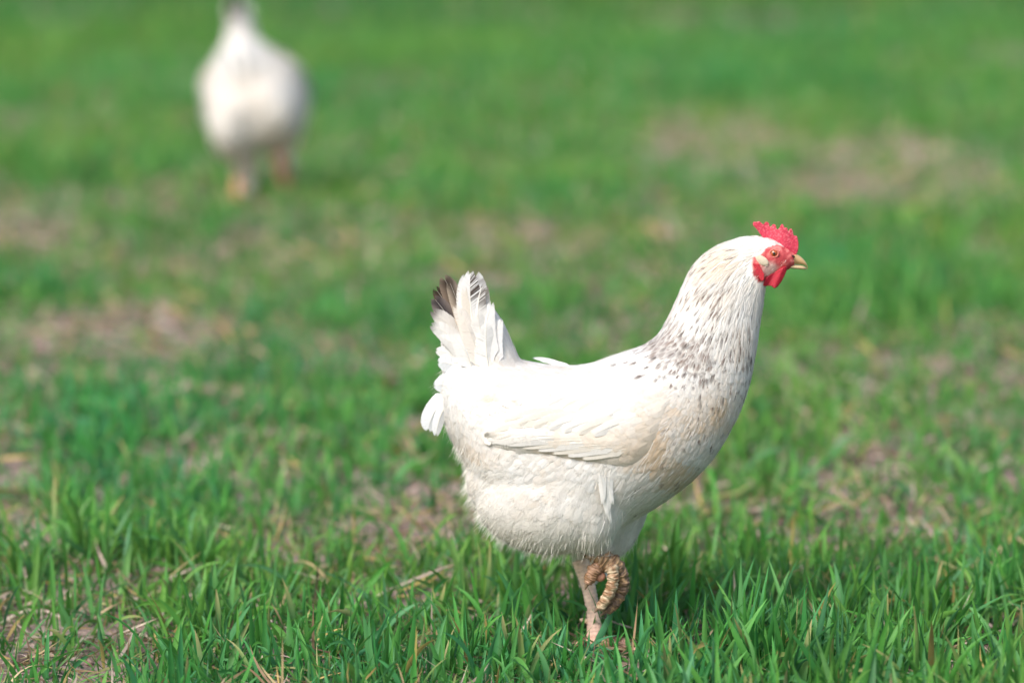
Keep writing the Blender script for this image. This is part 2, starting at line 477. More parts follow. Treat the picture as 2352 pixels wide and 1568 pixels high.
# crumbs of soil
A = Acc()
x, y = scatter(9000, 3.5, 8.0, 0.5, lambda x, y: 0.12 + 0.88 * bare(x, y))
ico = bmesh.new(); bmesh.ops.create_icosphere(ico, subdivisions=2, radius=1)
iv = np.array([v.co[:] for v in ico.verts]); it = np.array([[v.index for v in f.verts] for f in ico.faces]); ico.free()
for i in range(len(x)):
    r = min(float(RNG.gamma(2, 0.0024) + 0.0015), .011)
    o = RNG.uniform(0, 90, 2)
    k = 1 + 0.7 * (N1.v(iv[:, 0] * 1.6 + o[0], iv[:, 1] * 1.6 + iv[:, 2] * 1.3 + o[1]) - 0.5)
    v = iv * k[:, None] * r * np.array((1, RNG.uniform(.7, 1.2), RNG.uniform(.5, .8)))
    A.add(v + np.array((x[i], y[i], gz(x[i], y[i]) + r * 0.25)), None, it, np.array((0.25, 0.18, 0.15)) * RNG.uniform(0.45, 1.15))
clods = A.build('soil_crumbs', M_clod)
clods['kind'] = 'stuff'; clods['category'] = 'soil'; clods['label'] = 'loose brown crumbs of soil scattered on the bare patches'

# ================================================================== HENS
YH = 4.47
ROOT = P(1368, 1505, YH)
ROOT[2] = float(gz(np.array(ROOT[0]), np.array(YH)))
def Lc(u, v, ly=0.0):
    """profile point of the hen (2352-frame units at its own depth) in hen coordinates: x forward, y left, z up"""
    return P(u, v, YH + ly) - ROOT
PX = 0.453e-3 * YH / 4.44     # metres per profile unit
def toD(p): return proj(np.asarray(p) + ROOT)

def rot2(pts, piv, ang, to):
    pts = np.asarray(pts, float); c, s = math.cos(ang), math.sin(ang)
    d = pts - np.array(piv)
    return np.stack([d[..., 0] * c - d[..., 1] * s, d[..., 0] * s + d[..., 1] * c], -1) + np.array(to)

def loft(secs, n=40, m=80, lean=0.0):
    """secs: (top u, v), (bottom u, v), half width in metres"""
    a = np.array([(*s[0], *s[1], s[2]) for s in secs], float)
    a = catmull(a, m)
    th = np.linspace(0, 2 * np.pi, n, endpoint=False)
    out = []
    for r in a:
        T = Lc(r[0], r[1]); B = Lc(r[2], r[3])
        c = (T + B) / 2; h = (T - B) / 2
        ct, st = np.cos(th), np.sin(th)
        out.append(c + h * (np.sign(ct) * np.abs(ct) ** 0.95)[:, None] + np.array((0, 1, 0)) * (r[4] * np.sign(st) * np.abs(st) ** 0.92)[:, None])
    v = np.concatenate(out)
    return close_ends(v, grid_quads(m, n, True), m, n)

# flow of the plumage: (u, v, du, dv) in the profile
FLOW = np.array([
    (1740, 550, -1, .25), (1690, 560, -1, .5), (1640, 590, -1, .85), (1700, 640, -.6, 1), (1660, 690, -.45, 1), (1570, 690, -.5, 1),
    (1742, 720, -.05, 1), (1730, 800, -.1, 1), (1520, 785, -1, .75), (1620, 850, -.3, 1), (1560, 830, -.6, .9), (1500, 900, -1, .35),
    (1720, 900, -.2, 1), (1680, 980, -.4, 1), (1640, 1040, -.7, .9), (1560, 1130, -1, .65), (1480, 1180, -1, .5), (1400, 825, -1, .12),
    (1250, 845, -1, -.02), (1300, 950, -1, .2), (1200, 900, -1, .2), (1170, 790, -.4, -1), (1140, 730, -.3, -1), (1100, 700, -.3, -1), (1080, 790, -.6, -.7),
    (1060, 850, -1, .1), (1080, 950, -.5, 1), (1040, 930, -.4, 1), (1120, 1000, -.25, 1), (1060, 1040, -.25, 1), (1250, 1110, -.8, .7),
    (1250, 1180, -.5, 1), (1400, 1120, -.3, 1), (1390, 1200, -.1, 1), (1120, 1150, -.8, .75), (1170, 1220, -.6, .9), (1300, 1250, -.35, 1), (1360, 1270, -.1, 1),
    (1440, 1220, -.2, 1), (1160, 1080, -1, .4)], float)
FLOW[:, 2:] /= np.linalg.norm(FLOW[:, 2:], axis=1)[:, None]

def flow(p, turn=None):
    u, v = toD(p)
    if turn is not None: u, v, ang = turn(u, v)
    w_ = 1 / (((u[:, None] - FLOW[None, :, 0]) ** 2 + (v[:, None] - FLOW[None, :, 1]) ** 2) + 300) ** 1.5
    d = (w_[..., None] * FLOW[None, :, 2:]).sum(1)
    d /= np.linalg.norm(d, axis=1)[:, None] + 1e-9
    du, dv = d[:, 0], d[:, 1]
    if turn is not None:
        c, s = np.cos(ang), np.sin(ang)
        du, dv = du * c - dv * s, du * s + dv * c
    return np.stack([du, 0 * du, -dv], -1)

def sample(V, F, n, keep):
    """random points on a surface (n tries), kept where keep(p) allows"""
    tri = []
    for f in F:
        tri.append((f[0], f[1], f[2]))
        if len(f) == 4: tri.append((f[0], f[2], f[3]))
    tri = np.array(tri)
    a, b, c = V[tri[:, 0]], V[tri[:, 1]], V[tri[:, 2]]
    nr = np.cross(b - a, c - a); ar = np.linalg.norm(nr, axis=1)
    i = RNG.choice(len(tri), n, p=ar / ar.sum())
    r1 = np.sqrt(RNG.random(n))[:, None]; r2 = RNG.random(n)[:, None]
    p = a[i] * (1 - r1) + b[i] * r1 * (1 - r2) + c[i] * r1 * r2
    nn = nr[i] / (ar[i][:, None] + 1e-15)
    k = keep(p, nn)
    return p[k], nn[k]

def march(bvh, p, d, L, K, lift, h0, wander=0.0):
    """carry a feather's shaft along the surface; returns points, normals, sides"""
    n = len(p)
    R = np.zeros((n, K + 1, 3)); NN = np.zeros((n, K + 1, 3)); TT = np.zeros((n, K + 1, 3))
    for i in range(n):
        q = Vector(p[i]); dd = Vector(d[i])
        hit = bvh.find_nearest(q); nrm = hit[1]
        for k in range(K + 1):
            t = dd - nrm * dd.dot(nrm)
            if t.length < 1e-5: t = nrm.orthogonal()
            t.normalize()
            R[i, k] = q; NN[i, k] = nrm; TT[i, k] = t
            q2 = q + t * (L[i] / K)
            hit = bvh.find_nearest(q2)
            # past the end of the body the feather runs on straight
            if (hit[0] - q2).length > L[i] / K * 0.6: q = q2
            else: q = hit[0]; nrm = (nrm * 0.45 + hit[1] * 0.55).normalized()
            dd = t
    s = np.linspace(0, 1, K + 1)[None, :, None]
    R = R + NN * (h0[:, None, None] + lift[:, None, None] * L[:, None, None] * s ** 1.3)
    S = np.cross(TT, NN); S /= np.linalg.norm(S, axis=2)[..., None] + 1e-9
    if wander: R = R + S * (wander * L[:, None, None] * s ** 2 * RNG.normal(0, 1, (n, 1, 1)))
    return R, NN, S, TT

def vane(A, R, NN, S, TT, L, W, base, dark, dcol, nb=9, sweep=0.16, round_=2.0, camber=0.25, jit=0.03, spot=(.5, .68, .9, 1.02), edge=0.0, gap=1.25, solid=.72, ds=0, tj_=1.0):
    """feathers with separate barbs as real geometry. R.. arrays (n, K+1, 3)"""
    n, K1, _ = R.shape; K = K1 - 1
    tj = 0.03 + 0.955 * (1 - (1 - np.linspace(0, 1, nb)) ** 1.5)
    dt = np.concatenate([np.diff(tj), [tj[-1] - tj[-2]]])[None] * gap
    TT_ = TT
    def Fp(t, x):
        # t, x : (n, m) -> points
        tc = np.clip(t, 0, 0.9999) * K
        i = np.floor(tc).astype(int); f = (tc - i)[..., None]
        ar = np.arange(n)[:, None]
        p = R[ar, i] * (1 - f) + R[ar, i + 1] * f
        nn = NN[ar, i] * (1 - f) + NN[ar, i + 1] * f
        ss = S[ar, i] * (1 - f) + S[ar, i + 1] * f
        over = np.maximum(t - 1, 0)[..., None] * L[:, None, None]
        p = p + TT_[ar, np.minimum(i + 1, K)] * over
        return p + ss * x[..., None] - nn * (camber * x ** 2 / np.maximum(W[:, None], 1e-6))[..., None]
    vs, cs = [], []
    jt = (jit * np.minimum(1, 2.2 * W / L))[:, None]
    for side in (-1, 1):
        t = tj[None] + RNG.normal(0, 1, (n, nb)) * jt * .25
        g = np.minimum(1, t / 0.18 + 0.35) * (1 - np.clip(t, 0, 1) ** round_) ** 0.75
        xe = side * W[:, None] * (g + RNG.normal(0, jit, (n, nb)) * 0.6 + 0.03)
        te = t + sweep * (1 - 0.55 * t) + RNG.normal(0, 1, (n, nb)) * jt * tj_
        z = np.zeros_like(t)
        tm = t * 0.45 + te * 0.55
        P5 = [(t, z - side * 0.0), (t + dt, z), (tm * (1 - solid) + te * solid + dt * 0.95, xe * solid), (tm * (1 - solid) + te * solid, xe * solid), (te + dt * 0.45, xe)]
        pts = np.stack([Fp(a, b) for a, b in P5], 2)         # n, nb, 5, 3
        tt = np.stack([a for a, b in P5], 2); xx = np.stack([np.abs(b) for a, b in P5], 2) / (W[:, None, None] + 1e-9)
        dk = dark[:, None, None] * sstep(spot[0], spot[1], tt) * (1 - sstep(spot[2], spot[3], tt)) * (1 - 0.75 * sstep(0.35, 0.95, xx))
        if ds: dk = dark[:, None, None] * sstep(spot[0], spot[1], tt) * (1.0 if side == ds else .12) * (RNG.random((n, nb, 1)) < .75) * np.where(xx > .97, .25, 1)
        if edge: dk = np.maximum(dk, dark[:, None, None] * edge * sstep(0.55, 0.9, xx))
        barb = RNG.uniform(0.975, 1.02, (n, nb, 1, 1))
        c = base[:, None, None] * barb * (1 - dk[..., None]) + dcol[:, None, None] * dk[..., None]
        vs.append(pts); cs.append(c)
    v = np.stack(vs, 1).reshape(-1, 3)
    c = np.broadcast_to(np.stack(cs, 1), np.stack(vs, 1).shape).reshape(-1, 3)
    m = n * 2 * nb
    o = np.arange(m) * 5
    A.add(v, np.stack([o, o + 1, o + 2, o + 3], 1), np.stack([o + 3, o + 2, o + 4], 1), c)

def shaft(A, R, NN, L, w0, col):
    n, K1, _ = R.shape
    s = np.linspace(1, 0.15, K1)[None, :, None]
    T = np.gradient(R, axis=1); S = np.cross(T, NN); S /= np.linalg.norm(S, axis=2)[..., None] + 1e-12
    hw = w0[:, None, None] * s / 2
    v = np.stack([R - S * hw + NN * 0.0002, R + NN * hw * 1.0 + NN * 0.0002, R + S * hw + NN * 0.0002], 2).reshape(-1, 3)
    g = grid_quads(K1, 3)
    q = (g[None] + (np.arange(n) * K1 * 3)[:, None, None]).reshape(-1, 4)
    A.add(v, q, None, np.repeat(col, K1 * 3, 0))

def strands(A, bvh, p, d, L, W, col, K=4, lift=0.12, wander=0.10):
    n = len(p)
    R, NN, S, TT = march(bvh, p, d, L, K, np.abs(RNG.normal(lift, 0.07, n)), np.full(n, 0.001), wander)
    s = np.linspace(1, 0.08, K + 1)[None, :, None]
    hw = W[:, None, None] * s / 2
    tw = RNG.uniform(-0.8, 0.8, (n, 1, 1))
    SS = S * np.cos(tw) + NN * np.sin(tw)
    v = np.stack([R - SS * hw, R + SS * hw], 2).reshape(-1, 3)
    g = grid_quads(K + 1, 2)
    q = (g[None] + (np.arange(n) * (K + 1) * 2)[:, None, None]).reshape(-1, 4)
    A.add(v, q, None, np.repeat(col, (K + 1) * 2, 0))

def free_feather(A, base, tip, ly0, ly1, width, bend=0.0, col=(.85, .83, .8), dark=0.0, dcol=(.06, .045, .04), nb=26, K=8, nrm=(0, -1, 0),
                 sweep=0.14, round_=3.0, spot=(.6, .75, 2, 3), jit=0.03, camber=0.25, shaftw=0.0012, edge=0.0, curlout=0.0, T=None, ds=0, yf=None):
    """one long feather laid out between two profile points"""
    if T is not None: base = T(base); tip = T(tip)
    b = np.array(base, float); t = np.array(tip, float)
    ax = t - b; pe = np.array((-ax[1], ax[0]))
    s = np.linspace(0, 1, K + 1)
    pts = []
    for q in s:
        d = b + ax * q + pe * bend * 4 * q * (1 - q)
        pts.append(Lc(d[0], d[1], yf(d[0], d[1], q) if yf else ly0 + (ly1 - ly0) * q + curlout * q * q))
    R = np.array(pts)[None]
    TT = np.gradient(R, axis=1); L = np.array([np.linalg.norm(np.diff(R[0], axis=0), axis=1).sum()])
    TT /= np.linalg.norm(TT, axis=2)[..., None]
    nr = np.array(nrm, float); NN = nr - TT * (TT @ nr)[..., None]; NN /= np.linalg.norm(NN, axis=2)[..., None]
    S = np.cross(TT, NN)
    W = np.array([width * PX])
    vane(A, R, NN, S, TT, L, W, np.array([col]), np.array([dark]), np.array([dcol]), nb=nb, sweep=sweep, round_=round_, camber=camber, jit=jit * .4, spot=spot, edge=edge, solid=.93, ds=ds, tj_=.3)
    shaft(A, R, NN, L, np.array([shaftw]), np.array([(.8, .76, .68)]))

def solid_outline(pts, ly, thick, voxel, smooth=3, taper=None, bulge=None):
    """rounded fleshy slab from a profile outline -> verts, faces"""
    pts = np.asarray(pts, float)
    n = len(pts)
    tr = tessellate_polygon([[Vector((p[0], p[1], 0)) for p in pts]])
    a = np.array([Lc(p[0], p[1], ly - thick / 2) for p in pts]); b = np.array([Lc(p[0], p[1], ly + thick / 2) for p in pts])
    v = np.vstack([a, b])
    t = [tuple(x) for x in tr] + [(x[2] + n, x[1] + n, x[0] + n) for x in tr]
    q = [(i, (i + 1) % n, (i + 1) % n + n, i + n) for i in range(n)]
    bm = bmesh.new()
    vv = [bm.verts.new(x) for x in v]
    for f in t + q:
        try: bm.faces.new([vv[k] for k in f])
        except ValueError: pass
    bmesh.ops.recalc_face_normals(bm, faces=bm.faces)
    bm.verts.index_update()
    f = [tuple(x.index for x in fc.verts) for fc in bm.faces]; bm.free()
    q, t = split_faces(f)
    V, F = remesh_union([(v, q, t)], voxel, smooth, 0.5)
    return V, F

def zh(pts):     # outline points read off the enlarged head
    return [(1638 + x * .1875, 462 + y * .1875) for x, y in pts]
def zf(x, y):    # points read off the enlarged feet
    return (1260 + x * .2678, 1134 + y * .2678)

COMB = zh([(485, 270), (500, 248), (530, 255), (565, 243), (590, 268), (620, 292), (633, 265), (655, 252), (685, 272), (692, 308), (712, 322), (723, 290), (745, 280), (770, 298),
           (777, 342), (792, 352), (813, 325), (828, 290), (850, 276), (866, 300), (870, 330), (890, 322), (907, 330), (917, 350), (912, 385), (928, 375), (938, 340), (955, 333),
           (975, 362), (984, 410), (1002, 432), (1020, 422), (1036, 445), (1047, 520), (1045, 580), (1028, 645), (1000, 660), (940, 640), (880, 620), (820, 580), (760, 520), (690, 480), (620, 455), (590, 420), (565, 390), (530, 335), (490, 300)])
WATTLE = zh([(640, 950), (700, 900), (780, 850), (860, 800), (905, 800), (897, 860), (872, 920), (842, 980), (792, 1045), (755, 1068), (730, 1052), (710, 1035), (650, 1042), (612, 1032), (622, 980)])
EARRED = zh([(478, 770), (500, 760), (560, 770), (595, 830), (628, 900), (622, 965), (590, 982), (550, 925), (510, 875), (490, 820)])

def in_poly(u, v, poly):
    poly = np.asarray(poly); r = np.zeros(np.shape(u), bool); j = len(poly) - 1
    for i in range(len(poly)):
        xi, yi = poly[i]; xj, yj = poly[j]
        c = ((yi > v) != (yj > v)) & (u < (xj - xi) * (v - yi) / (yj - yi + 1e-9) + xi)
        r ^= c; j = i
    return r
FACE = zh([(560, 655), (620, 600), (700, 545), (780, 535), (850, 545), (900, 570), (1080, 600), (1100, 900), (900, 850), (850, 860), (760, 900), (640, 985), (560, 1000), (490, 900), (465, 780), (470, 720), (500, 680)])

def torso_sections():
    return [((1016, 880), (1016, 940), .018), ((1028, 838), (1036, 1000), .045), ((1070, 822), (1072, 1062), .068), ((1120, 822), (1098, 1125), .080),
            ((1180, 830), (1140, 1180), .088), ((1260, 842), (1225, 1240), .094), ((1340, 843), (1330, 1245), .095), ((1420, 818), (1450, 1190), .091),
            ((1480, 796), (1552, 1128), .080)]

def make_hen(name, label, front):
    root = bpy.data.objects.new(name, None); COL.objects.link(root)
    root['label'] = label; root['category'] = 'hen'; root['group'] = 'white hens on the grass'
    root.empty_display_size = 0.05
    secs = torso_sections()
    HEAD = [((1690, 549), (1754, 680), .0225), ((1722, 543), (1758, 654), .0195), ((1757, 545), (1772, 638), .0178), ((1785, 553), (1793, 626), .0155),
            ((1805, 566), (1813, 619), .0115), ((1822, 578), (1822, 610), .0075), ((1832, 588), (1830, 602), .004)]
    if front:
        T = lambda p: p
        turn = None
        secs += [((1512, 772), (1632, 1055), .066), ((1530, 742), (1690, 960), .054), ((1550, 700), (1720, 880), .045), ((1570, 655), (1737, 795), .037),
                 ((1592, 612), (1746, 730), .031), ((1635, 572), (1752, 700), .026)] + HEAD
    else:
        ang = math.radians(52)
        HP = (1765, 1120)
        T = lambda p: tuple(rot2(p, (1700, 620), ang, HP))
        secs += [((1545, 805), (1625, 1075), .066), ((1605, 845), (1665, 1050), .053), ((1655, 890), (1700, 1055), .043), ((1700, 945), (1715, 1075), .035),
                 ((1738, 1005), (1725, 1100), .030)] + [(T(a), T(b), h) for a, b, h in HEAD]
        def turn(u, v):
            m = sstep(1640, 1720, u)
            return u, v, m * 0.9
    if not front: secs = [(a_, b_, h_ * f_) for (a_, b_, h_), f_ in zip(secs, [.62, .66, .76, .90, 1.04, 1.12, 1.12, 1.08] + [1] * 30)]
    pieces = [loft(secs, 44, 150)]
    def rotY(a): c, s = math.cos(a), math.sin(a); return np.array(((c, 0, s), (0, 1, 0), (-s, 0, c)))
    for sd in (-1, 1):
        # thigh and belly fluff
        pieces.append(ellipsoid(Lc(1272, 1140, sd * .050), (.082, .046, .060)))
        pieces.append(ellipsoid(Lc(1190, 1100, sd * .036), (.054, .045, .046)))
    ft = (-1, 1)
    # near thigh ends in the tuft over the lifted foot, far thigh further forward
    v, q, t, _ = tube([Lc(1330, 1130, -.052), Lc(1352, 1200, -.052), Lc(1368, 1245, -.048), Lc(1372, 1268, -.046)], [.040, .034, .0185, .010], 20, 20); pieces.append((v, q, t))
    v, q, t, _ = tube([Lc(1400, 1130, .045), Lc(1412, 1190, .045), Lc(1400, 1235, .040), Lc(1350, 1275, .030)], [.040, .029, .022, .012], 20, 20); pieces.append((v, q, t))
    v, q, t, _ = tube([Lc(1430, 1160, .045), Lc(1432, 1225, .045), Lc(1426, 1258, .045)], [.030, .016, .005], 20, 14); pieces.append((v, q, t))
    # tail root
    v, q, t, _ = tube([Lc(1130, 890), Lc(1118, 820), Lc(1100, 745), Lc(1082, 690)], [.042, .031, .023, .010], 20, 20, squash=1.05); pieces.append((v, q, t))
    v, q, t, _ = tube([Lc(1090, 880), Lc(1070, 830), Lc(1046, 790), Lc(1030, 765)], [.036, .026, .016, .006], 20, 20, squash=1.05); pieces.append((v, q, t))
    V, F = remesh_union(pieces, 0.0032 if front else 0.005, 5, 0.5)
    q, t = split_faces(F)
    bvh = BVHTree.FromPolygons([tuple(x) for x in V], F)
    u, v = toD(V)
    if front: hu, hv = u, v; HP = ang = 0
    else:
        hp = rot2(np.stack([u, v], -1), HP, -ang, (1700, 620)); hu, hv = hp[:, 0], hp[:, 1]
        far = (u < 1690)
        hu = np.where(far, 0, hu)
    col = np.tile(np.array((.86, .83, .78)), (len(V), 1))
    fc = in_poly(hu, hv, FACE)
    red = np.array((.48, .06, .07))
    n_ = N2.fbm(hu * .12, hv * .12, 3)[:, None]
    redc = red * (0.75 + 0.5 * n_) + np.array((.25, .16, .13)) * sstep(0.45, 0.7, n_)
    # pale bristly cheek below and behind the eye
    ck = sstep(1.1, 0.5, np.sqrt(((hu - 1768) / 22) ** 2 + ((hv - 618) / 20) ** 2))[:, None]
    redc = redc * (1 - 0.75 * ck) + np.array((.62, .48, .43)) * 0.75 * ck
    col[fc] = redc[fc]
    A = Acc(); A.add(V, q, t, col)
    nskin = len(q) + len(t)

    def headD(p):
        a, b = toD(p)
        if front: return a, b
        hp_ = rot2(np.stack([a, b], -1), HP, -ang, (1700, 620))
        return np.where(a < 1690, 0, hp_[:, 0]), hp_[:, 1]
    def is_face(p):
        a, b = headD(p); return in_poly(a, b, FACE)

    # ---- contour feathers in the body's own mesh
    dens = 1.0 if front else 0.4
    big = 1.0 if front else 1.6
    p, nn = sample(V, F, int(27000 * dens), lambda p, n_: ~is_face(p))
    u, v = toD(p)
    kp = RNG.random(len(p)) < np.where((u > 1500) & (v < 900), 1, .58)
    kp &= ~(((u < 1175) & (v < 745)) | ((u < 1052) & (v < 800)))
    p, nn = p[kp], nn[kp]
    u, v = toD(p); a, b = headD(p)
    d = flow(p, turn); d[:, 1] += RNG.normal(0, 0.10, len(p)); d[:, 0] += RNG.normal(0, 0.10, len(p)); d[:, 2] += RNG.normal(0, 0.10, len(p))
    # distance along the neck: small on the head, growing to the shoulders
    neck = sstep(860, 700, v + (1650 - u) * 0.35) * sstep(1470, 1530, u) if front else sstep(1640, 1720, u)
    head = sstep(1640, 1740, u) * sstep(690, 620, v) if front else sstep(1250, 1350, v) * sstep(1650, 1700, u)
    breast = sstep(1420, 1560, u) * (1 - neck)
    fluff = sstep(1040, 1110, v + (u < 1130) * 60) * sstep(1500, 1400, u)
    back = np.clip(1 - neck - breast - fluff, 0, 1)
    tailz = sstep(830, 770, v) * sstep(1220, 1170, u)
    L = (.026 * back + .024 * neck + .0185 * breast + .030 * fluff)
    W = (.0085 * back + .0017 * neck + .0068 * breast + .0088 * fluff)
    L = L * (1 - 0.62 * head) * (1 + .25 * tailz) * big * RNG.uniform(.75, 1.2, len(p)); W = W * (1 - 0.35 * head) * (1 - .35 * tailz) * big * RNG.uniform(.8, 1.2, len(p))
    L = np.clip(L, .006, .06); W = np.clip(W, .0010, .02)
    # colour of the plumage itself: cream and buff patches, dark streaks in the hackle; bounce light painted over it
    base = np.tile(np.array((.81, .80, .78)), (len(p), 1))
    nz = N1.fbm(u * .012, v * .012, 3); nz2 = N4.fbm(u * .035, v * .035, 2)
    buff = 0.04 + 0.40 * sstep(.48, .68, nz) * (0.4 + breast * 1.3)
    def blob(x, y, rx, ry): return np.exp(-((u - x) / rx) ** 2 - ((v - y) / ry) ** 2)
    buff = buff + .55 * blob(1650, 920, 55, 70) * (.5 + nz2) + .45 * blob(1680, 590, 50, 28) + .35 * blob(1540, 940, 60, 60) + .25 * blob(1090, 990, 55, 50) + .3 * blob(1540, 1020, 70, 60) * (nz2 * 1.6)
    buff = buff + .5 * blob(1195, 905, 45, 22) + .2 * blob(1140, 1010, 60, 30) + .3 * blob(1500, 1000, 60, 50) * nz2
    buff = np.clip(buff + RNG.normal(0, .07, len(p)), 0, 1)[:, None]
    base = base * (1 - buff) + np.array((.72, .57, .41)) * buff
    cool = sstep(1.0, .2, np.abs(nz2 - .75) * 4)[:, None] * .25
    base = base * (1 - cool) + np.array((.78, .82, .86)) * cool
    bounce_tint = (sstep(1060, 1200, v) * (1 - neck) * .45)[:, None]  # underside painted warmer and paler, standing in for light off the grass
    base = base * (1 - bounce_tint) + np.array((.90, .86, .79)) * bounce_tint
    base = base * RNG.uniform(.93, 1.03, (len(p), 1))
    spots = neck * (0.13 + .36 * sstep(.45, .65, N3.fbm(u * .03, v * .03, 2))) * (1 - .75 * head) + blob(1560, 775, 60, 45) * .9 + .55 * blob(1610, 800, 75, 65)
    spots = spots * sstep(540, 600, v) * (1 - .5 * sstep(1690, 1740, u)) + .25 * blob(1722, 830, 14, 110) + .12 * blob(1650, 930, 60, 60)
    dark = (RNG.random(len(p)) < spots) * RNG.uniform(.6, 1, len(p))
    dark = np.maximum(dark, (RNG.random(len(p)) < .05 * breast * (v > 950)) * .5)
    dcol = np.array((.095, .055, .040)) * RNG.uniform(.4, 2.0, (len(p), 1))
    lift = np.where(fluff > .5, RNG.uniform(.008, .05, len(p)), RNG.uniform(.01, .04, len(p)))
    lift = np.where(neck > .5, RNG.uniform(.004, .03, len(p)), lift)
    R, NN, S, TT = march(bvh, p, d, L, 4, lift, np.full(len(p), .0006), .04)
    hk = (neck > .4) | ((dark > 0) & (v < 950) & (u > 1480)); W = np.where(hk, np.minimum(W, .0038), W); fl = (~hk) & (fluff > .45); ot = ~(hk | fl)
    def go(m, **k):
        if m.any(): vane(A, R[m], NN[m], S[m], TT[m], L[m], W[m], base[m], dark[m], dcol[m], **k)
    nbm = 1.0 if front else .6
    go(ot, nb=int(10 * nbm), sweep=.20, round_=3.2, camber=.18, jit=.02, spot=(.5, .7, .96, 1.05), solid=.84)
    go(hk, nb=int(7), sweep=.42, round_=1.6, camber=.25, jit=.05, spot=(.45, .6, .95, 1.15))
    go(fl, nb=int(15 * nbm), sweep=.30, round_=2.6, camber=.1, jit=.03, gap=1.15, solid=.8)
    # downy strands over belly, thighs, rump and the tail root
    p, nn = sample(V, F, int(30000 * dens), lambda p, n_: ~is_face(p))
    u, v = toD(p)
    pr = np.clip(.9 * sstep(1060, 1150, v) * sstep(1500, 1420, u) + .8 * sstep(1140, 1060, u) + .55 * sstep(830, 780, v) * sstep(1220, 1170, u) + .20, 0, 1)
    pr = np.where((u > 1520), .42, pr)
    k = RNG.random(len(p)) < pr
    p = p[k]; u = u[k]; v = v[k]
    d = flow(p, turn) + RNG.normal(0, .2, (len(p), 3))
    nk = (u > 1520) if front else (u > 1650)
    Ls = RNG.uniform(.008, .024, len(p)) * np.where(nk, .55, 1) * (1 + .35 * (v > 1180)); 
    hd = sstep(1640, 1740, u) * sstep(700, 620, v); Ls = Ls * (1 - .5 * hd)
    bc = np.array((.85, .84, .82)) * RNG.uniform(.9, 1.04, (len(p), 1))
    low = (sstep(1120, 1260, v) * .35)[:, None]; bc = bc * (1 - low) + np.array((.82, .77, .69)) * low  # lower strands tinted warm too, grass bounce light put into the colour
    strands(A, bvh, p, d, Ls, RNG.uniform(.0003, .0006, len(p)) * (1 if front else 2), bc, lift=.03 if front else .12)
    if front:
        # fine bristles on the bare cheek
        p, nn = sample(V, F, 60000, lambda p, n_: is_face(p))
        u, v = toD(p)
        k = RNG.random(len(p)) < np.clip(.12 + .9 * np.exp(-((u - 1768) / 20) ** 2 - ((v - 622) / 17) ** 2), 0, 1) * .5 * (np.hypot(u - 1778, v - 582) > 11)
        p = p[k]
        d = np.tile(np.array((-.8, 0, -.75)), (len(p), 1)) + RNG.normal(0, .2, (len(p), 3))
        strands(A, bvh, p, d, RNG.uniform(.002, .005, len(p)), np.full(len(p), .00045), np.tile(np.array((.78, .68, .62)), (len(p), 1)), K=2, lift=.12)
        # hanging white tuft in front of the thigh, scapular tips on the back, loose feathers at the rear
        def ysurf(u_, v_, s_=-1):
            q_ = Lc(u_, v_, s_ * .09); h_ = bvh.ray_cast(Vector((q_[0], s_ * .3, q_[2])), Vector((0, -s_, 0)))
            return h_[0].y if h_[0] is not None else s_ * .05
        for (b, e, w_, bd) in [((1394, 1072), (1401, 1190), 8, .05), ((1384, 1070), (1394, 1176), 9, .02), ((1404, 1074), (1406, 1150), 9, .07), ((1374, 1078), (1384, 1150), 9, -.06), ((1390, 1085), (1398, 1165), 11, .0)]:
            free_feather(A, b, e, ysurf(*b) - .002, ysurf(*e) - .007, w_, bd, nb=34, K=6, round_=2.0, sweep=.3, jit=.07, col=(.80, .80, .79), shaftw=.0003)
        for (b, e, w_, bd, l0, l1) in [((1300, 842), (1228, 822), 7, .06, .03, .045), ((1320, 846), (1244, 828), 7, .05, .02, .03), ((1340, 852), (1264, 838), 7, .04, .0, .01)]:
            free_feather(A, b, e, l0, l1, w_, bd, nb=14, K=5, nrm=(0, -.6, .8), round_=3, jit=.06, col=(.84, .83, .82), shaftw=.0006)
    if front:
        p, nn = sample(V, F, 60000, lambda p, n_: ~is_face(p))
        u, v = toD(p)
        w8 = np.clip(sstep(-.15, -.75, nn[:, 2]) * sstep(1120, 1230, v) * sstep(1490, 1440, u) + sstep(-.2, -.8, nn[:, 0]) * sstep(1000, 1060, v) * sstep(1210, 1110, u) * .9
                     + sstep(1215, 1265, v) * sstep(1320, 1345, u) + .18 * sstep(-.3, -.8, nn[:, 0]) * sstep(1110, 1050, u) * sstep(830, 900, v), 0, 1)
        k = RNG.random(len(p)) < w8 * .6
        p, nn = p[k], nn[k]; u, v = u[k], v[k]; n_ = len(p)
        d = flow(p) + nn * RNG.uniform(.05, .5, (n_, 1)) + RNG.normal(0, .16, (n_, 3)); d /= np.linalg.norm(d, axis=1)[:, None]
        clump = N2.v(u * .11, v * .11)
        Ls = RNG.uniform(.004, .0105, n_) * (.35 + 1.2 * clump)
        K_ = 4; sg = np.linspace(0, 1, K_ + 1)[None, :, None]
        R_ = p[:, None] + d[:, None] * sg * Ls[:, None, None] + np.array((-.12, 0, -.38)) * (sg ** 2) * Ls[:, None, None] + RNG.normal(0, .14, (n_, 1, 3)) * sg ** 2 * Ls[:, None, None]
        S_ = np.cross(d, RNG.normal(0, 1, (n_, 3))); S_ /= np.linalg.norm(S_, axis=1)[:, None]
        hw = (RNG.uniform(.0003, .0007, n_)[:, None, None] * np.linspace(1, .1, K_ + 1)[None, :, None]) / 2
        vv = np.stack([R_ - S_[:, None] * hw, R_ + S_[:, None] * hw], 2).reshape(-1, 3)
        g = grid_quads(K_ + 1, 2)
